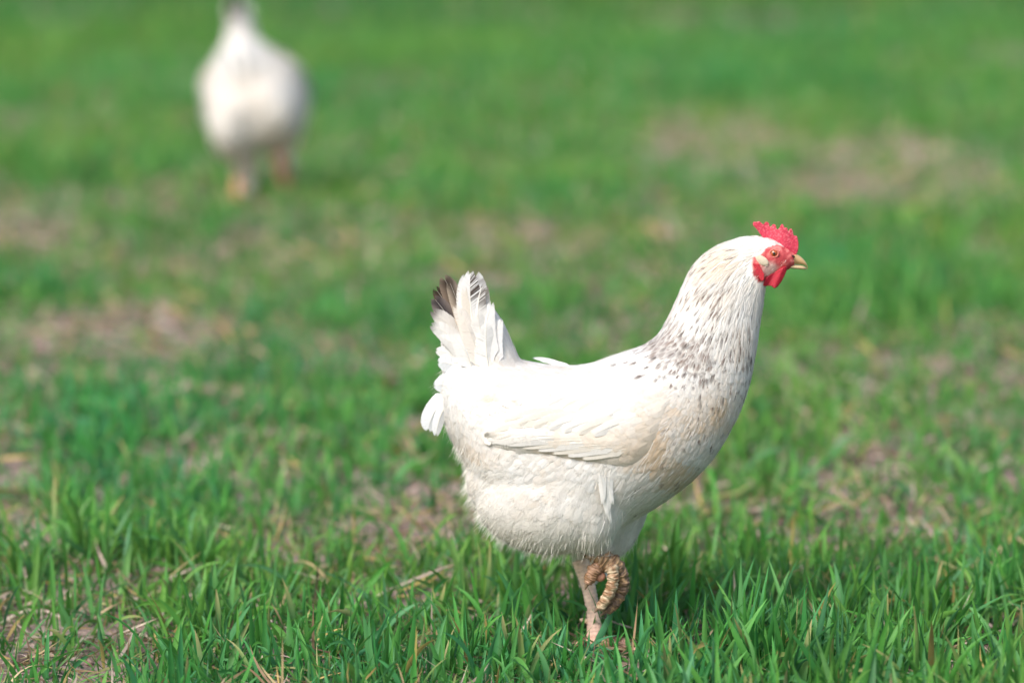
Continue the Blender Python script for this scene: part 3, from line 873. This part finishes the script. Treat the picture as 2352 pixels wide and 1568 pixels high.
        A.add(vv, (g[None] + (np.arange(n_) * (K_ + 1) * 2)[:, None, None]).reshape(-1, 4), None,
              np.repeat(np.array((.86, .83, .77)) * RNG.uniform(.95, 1.02, (n_, 1)), (K_ + 1) * 2, 0))
    body = A.build('body', None, root)
    body.data.materials.append(M_skin); body.data.materials.append(M_feather)
    # skin material on the continuous body, feather material on what grows from it
    mi = np.ones(len(body.data.polygons), np.int32)
    ls = np.zeros(len(body.data.polygons), np.int32)
    nq = len(q); mi[:nq] = 0
    allq = sum(len(x) for x in A.q)
    mi[allq:allq + len(t)] = 0
    body.data.polygons.foreach_set('material_index', mi)

    # ---- wings
    WS = [((1545, 885), (1528, 950)), ((1500, 890), (1498, 1022)), ((1445, 895), (1445, 1055)), ((1380, 898), (1385, 1046)), ((1310, 900), (1315, 1036)),
          ((1250, 910), (1255, 1025)), ((1195, 925), (1200, 1025)), ((1152, 965), (1155, 1017)), ((1124, 1000), (1126, 1008))]
    ws = catmull([(*x, *y) for x, y in WS], 44)
    for sd in (-1, 1):
        mrow = 20
        outer = np.zeros((44, mrow, 3)); inner = np.zeros((44, mrow, 3))
        for i in range(44):
            for j in range(mrow):
                f = j / (mrow - 1)
                uu = ws[i, 0] * (1 - f) + ws[i, 2] * f; vv = ws[i, 1] * (1 - f) + ws[i, 3] * f
                q0 = Lc(uu, vv, -.085)
                h = bvh.ray_cast(Vector((q0[0], sd * .3, q0[2])), Vector((0, -sd, 0)))
                ys = abs(h[0].y) if h[0] is not None else .04
                g = i / 43
                bl = .0085 * sstep(.0, .45, g) * sstep(-.02 - .35 * sstep(.4, .8, g), .65 - .45 * sstep(.4, .8, g), f) + .0004
                bl *= (1 - .75 * sstep(.72, .98, g))
                rnd = 1 - max(0, f - .70) ** 2 * 7
                outer[i, j] = (q0[0], sd * (ys + bl * rnd), q0[2]); inner[i, j] = (q0[0], sd * max(ys - .012, .3 * ys), q0[2])
        # even out the seat of the wing on the body
        for _ in range(6):
            outer[1:-1, :, 1] = (outer[:-2, :, 1] + 2 * outer[1:-1, :, 1] + outer[2:, :, 1]) / 4
            outer[:, 1:-1, 1] = (outer[:, :-2, 1] + 2 * outer[:, 1:-1, 1] + outer[:, 2:, 1]) / 4
        vv = np.concatenate([outer.reshape(-1, 3), inner.reshape(-1, 3)])
        g = grid_quads(44, mrow)
        k = 44 * mrow
        rim = [i * mrow for i in range(44)] + [43 * mrow + j for j in range(1, mrow)] + [i * mrow + mrow - 1 for i in range(42, -1, -1)] + [j for j in range(mrow - 2, 0, -1)]
        rq = [(rim[i], rim[(i + 1) % len(rim)], rim[(i + 1) % len(rim)] + k, rim[i] + k) for i in range(len(rim))]
        if sd < 0: qq = np.concatenate([g[:, ::-1], g + k, np.array(rq)])
        else: qq = np.concatenate([g, g[:, ::-1] + k, np.array(rq)[:, ::-1]])
        W_ = Acc(); W_.add(vv, qq, None, (.82, .80, .76))
        of = [tuple(int(a) for a in f) for f in (g[:, ::-1] if sd < 0 else g)]
        ov = outer.reshape(-1, 3)
        wb = BVHTree.FromPolygons([tuple(a) for a in ov], of)
        # make sure the normals of the carrier look outward
        hn = wb.find_nearest(Vector(ov[len(ov) // 2]))[1]
        if hn.y * sd < 0:
            of = [f[::-1] for f in of]; wb = BVHTree.FromPolygons([tuple(a) for a in ov], of)
        p, nn = sample(ov, of, int(1500 * dens), lambda p, n_: np.ones(len(p), bool))
        u, v = toD(p * np.array((1, sd * -1.0, 1)))
        gl = (1545 - u) / 420
        L = (.018 + .016 * np.clip(gl, 0, 1)) * RNG.uniform(.8, 1.2, len(p)) * big; Wd = (.0072 + .0030 * np.clip(gl, 0, 1)) * RNG.uniform(.8, 1.15, len(p)) * big
        d = np.stack([-np.ones(len(p)), np.zeros(len(p)), -.12 - .10 * np.clip(gl, 0, 1) + .35 * (1 - np.clip(gl * 2, 0, 1)) * -1], -1) + RNG.normal(0, .06, (len(p), 3))
        nz = N1.fbm(u * .012, v * .012, 3); buff = np.clip(.06 + .40 * sstep(.48, .68, nz) + .3 * np.exp(-((u - 1530) / 45) ** 2) + .22 * sstep(990, 1030, v) + RNG.normal(0, .05, len(p)), 0, 1)[:, None]
        base = np.array((.81, .80, .775)) * (1 - buff) + np.array((.75, .63, .49)) * buff
        # keep tips from running past the wing's rim
        rimd = np.clip((u - 1118) * PX * 1.02, .010, 1); L = np.minimum(L, rimd)
        R, NN, S, TT = march(wb, p, d, L, 4, RNG.uniform(.015, .065, len(p)), np.full(len(p), .0005), .03)
        vane(W_, R, NN, S, TT, L, Wd, base * RNG.uniform(.93, 1.02, (len(p), 1)), np.zeros(len(p)), base, nb=12 if front else 6, sweep=.2, round_=3.0, camber=.15, jit=.02)
        # flight feathers stacked along the lower edge, their buff edges showing
        for k_, (b, e, off, w_, cc) in enumerate([((1430, 1046), (1165, 1010), .004, 12, (.84, .80, .72)), ((1440, 1052), (1175, 1020), .003, 15, (.80, .70, .56)), ((1445, 1056), (1215, 1029), .0, 13, (.84, .77, .66)),
                                                  ((1450, 1060), (1265, 1038), -.003, 12, (.78, .64, .48)), ((1455, 1062), (1315, 1047), -.006, 12, (.82, .72, .58)), ((1400, 1030), (1150, 998), .005, 12, (.84, .82, .78))]):
            jb, je = ws[:, 2:][np.argmin(abs(ws[:, 2] - b[0]))], ws[:, 2:][np.argmin(abs(ws[:, 2] - e[0]))]
            yb = abs(outer[np.argmin(abs(ws[:, 2] - b[0])), -1, 1]); ye = abs(outer[np.argmin(abs(ws[:, 2] - e[0])), -1, 1])
            free_feather(W_, (b[0], b[1] - 9), (e[0], e[1] - 5), sd * (yb + .0015 + off * .3), sd * (ye + .001 + off * .3), w_ * .72, .03, col=cc, nb=80, K=8, nrm=(0, sd, .15), round_=5, sweep=.08, jit=.02, camber=.3)
        # rows of separate quills: secondaries over the lower wing, coverts above them, the tip last
        rr = np.random.default_rng(11)
        def yw(u_, v_):
            q_ = Lc(u_, v_, sd * .09); h_ = wb.ray_cast(Vector((q_[0], sd * .3, q_[2])), Vector((0, -sd, 0)))
            if h_[0] is None: h_ = wb.find_nearest(Vector((q_[0], sd * .09, q_[2])))
            return h_[0].y
        rows = [((1240, 998), (1122, 1010), 13, .0008), ((1260, 980), (1132, 994), 14, .0014)] + [((1300 + 24 * k_, 1002 + 5 * k_), (1136 + 34 * k_, 1014 + 6.2 * k_), 14, .0012 + .0005 * (k_ % 2)) for k_ in range(7)]
        rows += [((1290 + 26 * k_, 948 + 3 * k_), (1160 + 34 * k_, 968 + 5 * k_), 15, .0022 + .0005 * (k_ % 2)) for k_ in range(7)]
        rows += [((1330 + 26 * k_, 918 + 2 * k_), (1225 + 34 * k_, 932 + 5 * k_), 15, .0028 + .0005 * (k_ % 2)) for k_ in range(6)]
        for (b, e, w_, off) in rows:
            cc = np.array((.76, .75, .725)) * rr.uniform(.94, 1.03) if rr.random() < .55 else np.array((.77, .735, .67)) * rr.uniform(.94, 1.03)
            free_feather(W_, b, e, 0, 0, w_, .04, col=tuple(cc), nb=60, K=8, nrm=(0, sd, .15), round_=4, sweep=.10, jit=.03, camber=.14, shaftw=.0006, yf=lambda u_, v_, q_: yw(u_, v_) + sd * (.0012 + (off * .5 + .0010) * q_))
        W_.build('wing', M_feather, root)

    # ---- tail
    A = Acc()
    DK, SL = (.030, .019, .014), (.035, .031, .038)
    WH = (.80, .80, .79)
    for sd in (-1, 1):
        o = (.010 if front else .0055) * sd
        nr = (.25, sd, .1)
        # main tail feathers, deepest first
        free_feather(A, (1085, 830), (1004, 668), o * .4, o * .9, 20, .05, col=(.20, .14, .10), dark=.9, dcol=DK, spot=(.2, .5, 2, 3), nrm=nr, jit=.05, round_=9, nb=64)
        free_feather(A, (1088, 830), (1022, 642), o * .5, o * 1.0, 24, .04, col=(.40, .31, .24), dark=1, dcol=DK, spot=(.35, .55, .97, 1.1), nrm=nr, jit=.05, round_=9, nb=64)
        free_feather(A, (1080, 835), (1000, 688), o * .9, o * 1.5, 22, .05, col=(.36, .30, .27), dark=1, dcol=SL, spot=(.3, .5, .98, 1.1), nrm=nr, jit=.05, round_=8, nb=64)
        free_feather(A, (1085, 835), (1034, 650), o * 1.2, o * 1.6, 17, .03, col=(.66, .56, .45), dark=.9, dcol=DK, spot=(.60, .72, 2, 3), nrm=nr, jit=.05, round_=7, nb=64)
        free_feather(A, (1075, 835), (996, 716), o * 1.4, o * 2.0, 22, .10, col=(.78, .75, .71), dark=.75 if front else .95, dcol=DK, spot=(.86, .97, 2, 3) if front else (.4, .6, 2, 3), nrm=nr, jit=.05, round_=5, nb=64)
        free_feather(A, (1070, 835), (994, 748), o * 1.8, o * 2.3, 24, .13, col=(.79, .78, .76), dark=.5 if front else .95, dcol=DK, spot=(.90, 1.0, 2, 3) if front else (.5, .7, 2, 3), nrm=nr, jit=.06, round_=4, nb=60)
        free_feather(A, (1075, 840), (1013, 775), o * 2.0, o * 2.4, 20, .14, col=WH, nrm=nr, jit=.06, round_=3, nb=60)
        # tall coverts with the speckled rim
        free_feather(A, (1115, 840), (1092, 634), o * 1.6, o * 1.2, 34, -.05, col=(.80, .80, .80), dark=.8, dcol=(.14, .11, .09), spot=(.86, .92, .97, 1.0), nrm=(-.2, sd, .1), jit=.05, round_=6, nb=92)
        free_feather(A, (1105, 840), (1070, 640), o * 2.2, o * 1.9, 27, -.03, col=(.79, .78, .76), nrm=nr, jit=.05, round_=6, nb=82)
        free_feather(A, (1120, 840), (1112, 662), o * 1.9, o * 1.4, 24, -.08, col=(.84, .82, .78), dark=.9, dcol=(.16, .13, .10), spot=(.80, .9, 2, 3), nrm=(-.2, sd, .1), jit=.06, round_=5, nb=82)
        free_feather(A, (1112, 840), (1068, 668), o * 2.7, o * 2.4, 24, .03, col=(.77, .72, .65), nrm=nr, jit=.07, round_=4, nb=78)
        free_feather(A, (1130, 840), (1128, 706), o * 2.6, o * 1.8, 24, -.10, col=WH, nrm=nr, jit=.07, round_=3.5, nb=69)
        free_feather(A, (1100, 845), (1048, 708), o * 3.0, o * 2.8, 24, .08, col=(.78, .74, .69), nrm=nr, jit=.08, round_=3.5, nb=73)
        free_feather(A, (1140, 845), (1146, 735), o * 2.6, o * 1.8, 22, -.10, col=WH, nrm=nr, jit=.08, round_=3, nb=59)
        free_feather(A, (1100, 850), (1064, 735), o * 3.4, o * 3.1, 26, .06, col=(.78, .74, .69), nrm=nr, jit=.09, round_=3, nb=64)
        free_feather(A, (1120, 850), (1098, 720), o * 3.3, o * 2.8, 28, -.02, col=(.79, .78, .76), nrm=nr, jit=.08, round_=3, nb=64)
        free_feather(A, (1125, 860), (1118, 745), o * 3.6, o * 3.0, 28, -.04, col=WH, nrm=nr, jit=.08, round_=2.6, nb=64)
        free_feather(A, (1085, 855), (1040, 770), o * 3.4, o * 3.4, 24, .08, col=WH, nrm=nr, jit=.09, round_=2.6, nb=50)
        free_feather(A, (1118, 840), (1080, 632), o * 2.9, o * 2.3, 34, -.06, col=(.80, .80, .80), dark=.95, dcol=(.07, .05, .04), spot=(.66, .78, .97, 1.0), nrm=(-.1, sd, .1), jit=.03, round_=3.4, nb=90, ds=-sd)
        free_feather(A, (1128, 840), (1106, 660), o * 3.2, o * 2.3, 24, -.10, col=(.80, .79, .77), dark=.8, dcol=(.08, .06, .05), spot=(.72, .82, 2, 3), nrm=(-.1, sd, .1), jit=.03, round_=3, nb=80, ds=-sd)
        free_feather(A, (1132, 845), (1128, 700), o * 3.4, o * 2.4, 26, -.10, col=(.80, .79, .78), nrm=(-.1, sd, .1), jit=.05, round_=2.6, nb=70)
        free_feather(A, (1140, 850), (1150, 738), o * 3.4, o * 2.2, 22, -.10, col=(.80, .79, .78), nrm=(-.1, sd, .1), jit=.05, round_=2.4, nb=60)
        # soft white feathers at the rear edge
        free_feather(A, (1060, 850), (1008, 832), o * 2.2, o * 2.4, 24, .10, col=(.76, .79, .82), nrm=nr, jit=.06, round_=4, nb=46)
        free_feather(A, (1060, 840), (1004, 805), o * 2.0, o * 2.0, 18, .12, col=WH, nrm=nr, jit=.06, round_=4, nb=46)
        free_feather(A, (1050, 860), (999, 885), o * 2.0, o * 2.0, 22, -.10, col=(.76, .79, .82), nrm=nr, jit=.05, round_=4, nb=46)
        free_feather(A, (1040, 905), (984, 985), o * 2.6, o * 2.8, 24, .12, col=(.77, .79, .81), nrm=nr, jit=.04, round_=7, nb=59)
        free_feather(A, (1045, 900), (1002, 996), o * 3.0, o * 3.2, 14, .08, col=(.77, .79, .81), nrm=nr, jit=.04, round_=6, nb=55)
    A.build('tail', M_feather, root)

    # ---- head parts
    def part(name, V, F, col, mat, par=root):
        qq, tt = split_faces(F)
        return make_mesh(name, V, qq if qq else None, tt if tt else None, col, mat, par)
    vox = .0006 if front else .002
    V, F = solid_outline([T(p) for p in COMB], 0.0, .0044, vox, 1)
    u, v = toD(V)
    # fuller at the base, thin at the points, a little wavy
    hq = rot2(np.stack([u, v], -1), HP, -ang, (1700, 620)) if not front else np.stack([u, v], -1)
    baseness = sstep(515, 562, hq[:, 1] - (hq[:, 0] - 1780) * .28)
    V[:, 1] *= 0.75 + 1.0 * baseness
    V[:, 1] += .0012 * np.sin(hq[:, 0] * .09)
    nz = N3.fbm(hq[:, 0] * .3, hq[:, 1] * .3, 2)[:, None]
    c = np.array((.56, .030, .072)) * (.8 + .35 * nz) + np.array((.22, .15, .15)) * (1 - .6 * baseness[:, None]) * sstep(.5, .75, N2.fbm(hq[:, 0] * .5, hq[:, 1] * .5, 2))[:, None]
    part('comb', V, F, c, M_comb)
    for sd in (-1, 1):
        V, F = solid_outline([T(p) for p in WATTLE], sd * .0118, .0034, vox, 3)
        u, v = toD(V); V[:, 1] += .0012 * np.sin(u * .22 + v * .1)
        part('wattle', V, F, np.tile(np.array((.42, .012, .034)), (len(V), 1)) * (.85 + .3 * N3.fbm(u * .3, v * .3, 2)[:, None]), M_comb)
        V, F = solid_outline([T(p) for p in EARRED], sd * .0185, .0050, vox, 4)
        part('ear_wattle', V, F, np.tile(np.array((.48, .022, .040)), (len(V), 1)) * (.7 + .6 * N3.fbm(toD(V)[0] * .3, toD(V)[1] * .3, 2)[:, None]), M_comb)
        # pale ear lobe
        c0 = T(zh([(592, 715)])[0])
        q0 = Lc(*c0, sd * .012); h = bvh.ray_cast(Vector((q0[0], sd * .2, q0[2])), Vector((0, -sd, 0)))
        ys = h[0].y if h[0] is not None else sd * .016
        v, q, t = ellipsoid((q0[0], ys, q0[2]), (.0082, .0016, .0046), rotY(math.radians(33) + (0 if front else -math.radians(74) * -1)))
        A = Acc(); A.add(v, q, t, (.60, .52, .40)); A.build('ear_lobe', M_skin, root)
        # eye
        c0 = T(zh([(745, 640)])[0])
        q0 = Lc(*c0, sd * .012); h = bvh.ray_cast(Vector((q0[0], sd * .2, q0[2])), Vector((0, -sd, 0)))
        ys = h[0].y if h[0] is not None else sd * .016
        q0 = Lc(*c0, ys) if sd < 0 else q0
        r = .0042
        cen = np.array((q0[0], ys - sd * r * .52, q0[2]))
        v, q, t = ellipsoid((0, 0, 0), (r, r, r), np.array(((1, 0, 0), (0, 0, -1), (0, 1, 0))), 40, 40)
        rr = np.hypot(v[:, 0], v[:, 2]) / r
        out = v[:, 1] * sd > 0
        c = np.where((rr < .36)[:, None], np.array((.006, .005, .005)), np.array((.40, .09, .02)) * (1.1 - .35 * rr[:, None]))
        c = np.where((rr > .84)[:, None], np.array((.10, .03, .02)), c)
        A = Acc(); A.add(v + cen, q, t, c); A.build('eye', M_eye, root)
        # eyelid ring
        th = np.linspace(0, 2 * np.pi, 36, endpoint=False)
        ph = np.linspace(0, 2 * np.pi, 12, endpoint=False)
        rt = .00095
        TH, PH = np.meshgrid(th, ph, indexing='ij')
        rx = .0043 + rt * np.cos(PH)
        vv = np.stack([cen[0] + rx * 1.08 * np.cos(TH), cen[1] + sd * (.0022 + rt * np.sin(PH)), cen[2] + rx * .93 * np.sin(TH)], -1).reshape(-1, 3)
        g = grid_quads(37, 12, True) % (36 * 12)
        A = Acc(); A.add(vv, g, None, (.55, .16, .13)); A.build('eyelid', M_skin, root)
    # beak
    def beak(secs, name, cf):
        secs = [(T(a), T(b), h) for a, b, h in secs]
        v, q, t = loft(secs, 20, 26)
        u, vv = toD(v)
        if not front: hq = rot2(np.stack([u, vv], -1), HP, -ang, (1700, 620)); u, vv = hq[:, 0], hq[:, 1]
        A = Acc(); A.add(v, q, t, cf(u, vv)); return A.build(name, M_beak, root)
    horn = np.array((.50, .33, .16)); hornd = np.array((.16, .10, .07))
    beak([((1818, 580), (1806, 604), .0075), ((1832, 585), (1820, 605.5), .0062), ((1842, 592), (1834, 606.5), .0047), ((1850, 601), (1845, 608), .0032), ((1854.5, 610), (1852, 612), .0014), ((1855.5, 618), (1854.5, 618.5), .0004)],
         'upper_beak', lambda u, v: horn * (1 - .35 * sstep(1846, 1856, u)[:, None]) + 0 * v[:, None])
    beak([((1806, 605), (1806, 616), .0066), ((1822, 607), (1822, 617), .0056), ((1836, 608.5), (1836, 618.2), .0042), ((1847, 611), (1847, 619), .0025), ((1853, 616), (1852.5, 619), .0009)],
         'lower_beak', lambda u, v: np.array((.52, .40, .24)) * (1 - .5 * sstep(1843, 1853, u)[:, None]) + 0 * v[:, None])
    for sd in (-1, 1):
        a_, b_ = T(zh([(965, 662)])[0]), T(zh([(1003, 690)])[0])
        v, q, t, _ = tube([Lc(*a_, sd * .0092), Lc((a_[0] + b_[0]) / 2, (a_[1] + b_[1]) / 2, sd * .0092), Lc(*b_, sd * .0084)], [.0005, .0012, .0004], 10, 10)
        A = Acc(); A.add(v, q, t, (.06, .02, .02)); A.build('nostril', M_skin, root)

    # ---- legs
    def toe(path, rad, cols, parent, seed=0, ring=.12, pitch=.0026, claw=(.20, .14, .09)):
        A = Acc()
        v, q, t, g = tube(path, rad, 18, 150, ring, pitch, jitter=.26)
        u_, v_ = sstep(.35, .62, N2.fbm(v[:, 0] * 260 + seed + v[:, 1] * 200, v[:, 2] * 260, 3)), g
        c = cols[0] * (1 - u_[:, None]) + cols[1] * u_[:, None]
        c = c * (.42 + .58 * sstep(.15, .7, g)[:, None])
        A.add(v, q, t, c)
        e = np.array(path[-1]); dn = e - np.array(path[-2]); dn /= np.linalg.norm(dn)
        dn2 = dn + np.array((0, 0, -.35)); dn2 /= np.linalg.norm(dn2)
        v, q, t, g = tube([e - dn * .002, e + dn * .003, e + dn * .004 + dn2 * .004], [rad[-1] * .6, rad[-1] * .4, .0004], 10, 12)
        A.add(v, q, t, claw)
        return A.build('toe', M_leg, parent)
    pale = np.array((.92, .68, .57)); pink = np.array((.70, .40, .31)); mud = np.array((.27, .155, .085)); tan = np.array((.54, .34, .19))

    def standing(hock, foot):
        """leg planted on the ground"""
        path = [hock, hock * .70 + np.array(foot) * .30 + np.array((.0035, 0, 0)), hock * .38 + np.array(foot) * .62 + np.array((.0040, 0, 0)), np.array(foot) + np.array((0, 0, .014))]
        v, q, t, g = tube(path, [.0100, .0078, .0078, .0102] if front else [.013, .0105, .010, .012], 20, 110, .07, .0042, squash=.9)
        u_ = N2.fbm(v[:, 0] * 200, v[:, 2] * 120, 3)[:, None]
        k = sstep(.05, .0, v[:, 2])[:, None]
        c = (pale * (1 - k) + pink * k) * (1 if front else np.array((1, .66, .46))) * (.8 + .4 * u_) * (.86 + .14 * g[:, None])
        A = Acc(); A.add(v, q, t, c)
        # spur and the pad of the foot
        sp = hock * .32 + np.array(foot) * .68
        v, q, t, g = tube([sp + np.array((-.004, 0, 0)), sp + np.array((-.009, 0, .001)), sp + np.array((-.012, 0, .0015))], [.003, .0026, .001], 10, 10); A.add(v, q, t, (.66, .52, .36))
        v, q, t = ellipsoid(np.array(foot) + np.array((.001, 0, .010)), (.012, .011, .009)); A.add(v, q, t, pink)
        leg = A.build('leg', M_leg, root)
        f = np.array(foot) + np.array((0, 0, .006))
        for a_, ln in ((.52, .052), (0.02, .064), (-.5, .052), (math.pi - .25, .026)):
            dr = np.array((math.cos(a_), math.sin(a_), 0))
            pth = [f + dr * .002 + np.array((0, 0, .003)), f + dr * ln * .4 + np.array((0, 0, .002)), f + dr * ln * .75 + np.array((0, 0, -.0005)), f + dr * ln + np.array((0, 0, -.003))]
            toe(pth, [.0062, .0052, .0045, .0033], (pink, mud), leg, a_ * 10)
        return leg
    if front:
        f_ = Lc(1368, 1497, 0.0)
        standing(Lc(1334, 1285, .018), np.array((f_[0], 0.0, .002)))
        # lifted near leg: shank folded into the fluff, toes curled and hanging
        LY = -.050
        A = Acc()
        v, q, t, g = tube([Lc(1335, 1225, -.05), Lc(1352, 1262, LY), Lc(1380, 1280, LY), Lc(1402, 1296, LY)], [.008, .0085, .0112, .0100], 20, 60, .14, .0046, jitter=.3)
        u_ = N2.fbm(v[:, 0] * 300, v[:, 2] * 300, 3)[:, None]
        A.add(v, q, t, (tan * (1 - u_) + mud * u_) * (.35 + .65 * sstep(.2, .8, g)[:, None]))
        v, q, t = ellipsoid(Lc(*zf(440, 705), LY - .001), (.0062, .0055, .0058)); A.add(v, q, t, (.50, .25, .17))
        leg = A.build('leg', M_leg, root)
        leg['label'] = 'lifted leg with brown mud-caked curled toes'
        toe([Lc(*zf(*p), ly) for p, ly in (((505, 570), LY), ((548, 660), LY - .006), ((550, 760), LY - .007), ((510, 870), LY - .006), ((455, 955), LY - .003), ((432, 975), LY - .002))],
            [.0088, .0070, .0064, .0060, .0055, .0044], (np.array((.56, .44, .30)), mud * 1.1), leg, 3, .09, .0031)
        toe([Lc(*zf(*p), ly) for p, ly in (((540, 570), LY), ((610, 650), LY + .004), ((640, 760), LY + .006), ((610, 870), LY + .006), ((550, 960), LY + .004), ((490, 1005), LY + .003))],
            [.0088, .0074, .0068, .0062, .0056, .0044], (tan * .9, np.array((.17, .11, .075))), leg, 5, .09, .0028)
        toe([Lc(*zf(*p), ly) for p, ly in (((530, 580), LY + .006), ((600, 680), LY + .014), ((605, 780), LY + .016), ((580, 880), LY + .015), ((530, 930), LY + .012))],
            [.0090, .0080, .0072, .0064, .0045], (tan, mud), leg, 8, .09, .0026)
        toe([Lc(*zf(*p), ly) for p, ly in (((450, 600), LY), ((400, 640), LY - .004), ((362, 710), LY - .005), ((335, 765), LY - .005))],
            [.0085, .0078, .0070, .0048], (np.array((.45, .27, .18)), mud), leg, 11, .09, .0025)
    else:
        for sd, dx in ((-1, .03), (1, -.03)):
            f_ = Lc(1368, 1497, 0.0)
            standing(Lc(1322, 1300, sd * .040), np.array((f_[0] + dx, sd * .046, .002)))
        # pecking: the whole trunk tips forward and sinks on bent legs
        hip = Vector(Lc(1340, 1130))
        M = Matrix.Translation(Vector((0.0, 0, -.014))) @ Matrix.Translation(hip) @ Matrix.Rotation(math.radians(-10), 4, 'X') @ Matrix.Rotation(math.radians(28), 4, 'Y') @ Matrix.Translation(-hip)
        for ch in root.children:
            if not ch.name.startswith('leg'): ch.data.transform(M)
    return root

hen = make_hen('hen', 'white hen standing side-on with a red comb, speckled neck and one foot lifted', True)
hen.location = tuple(ROOT)

xb, yb = ground_at(588, 474)
hen2 = make_hen('hen', 'blurred white hen seen from behind, tail raised and head down, far left', False)
yaw = math.radians(90 - 6)
zb = float(gz(np.array(xb), np.array(yb)))
hen2.rotation_euler = (0, 0, yaw)
hen2.location = (xb + .01, yb, zb)
hen2.scale = (.94, .94, .94)
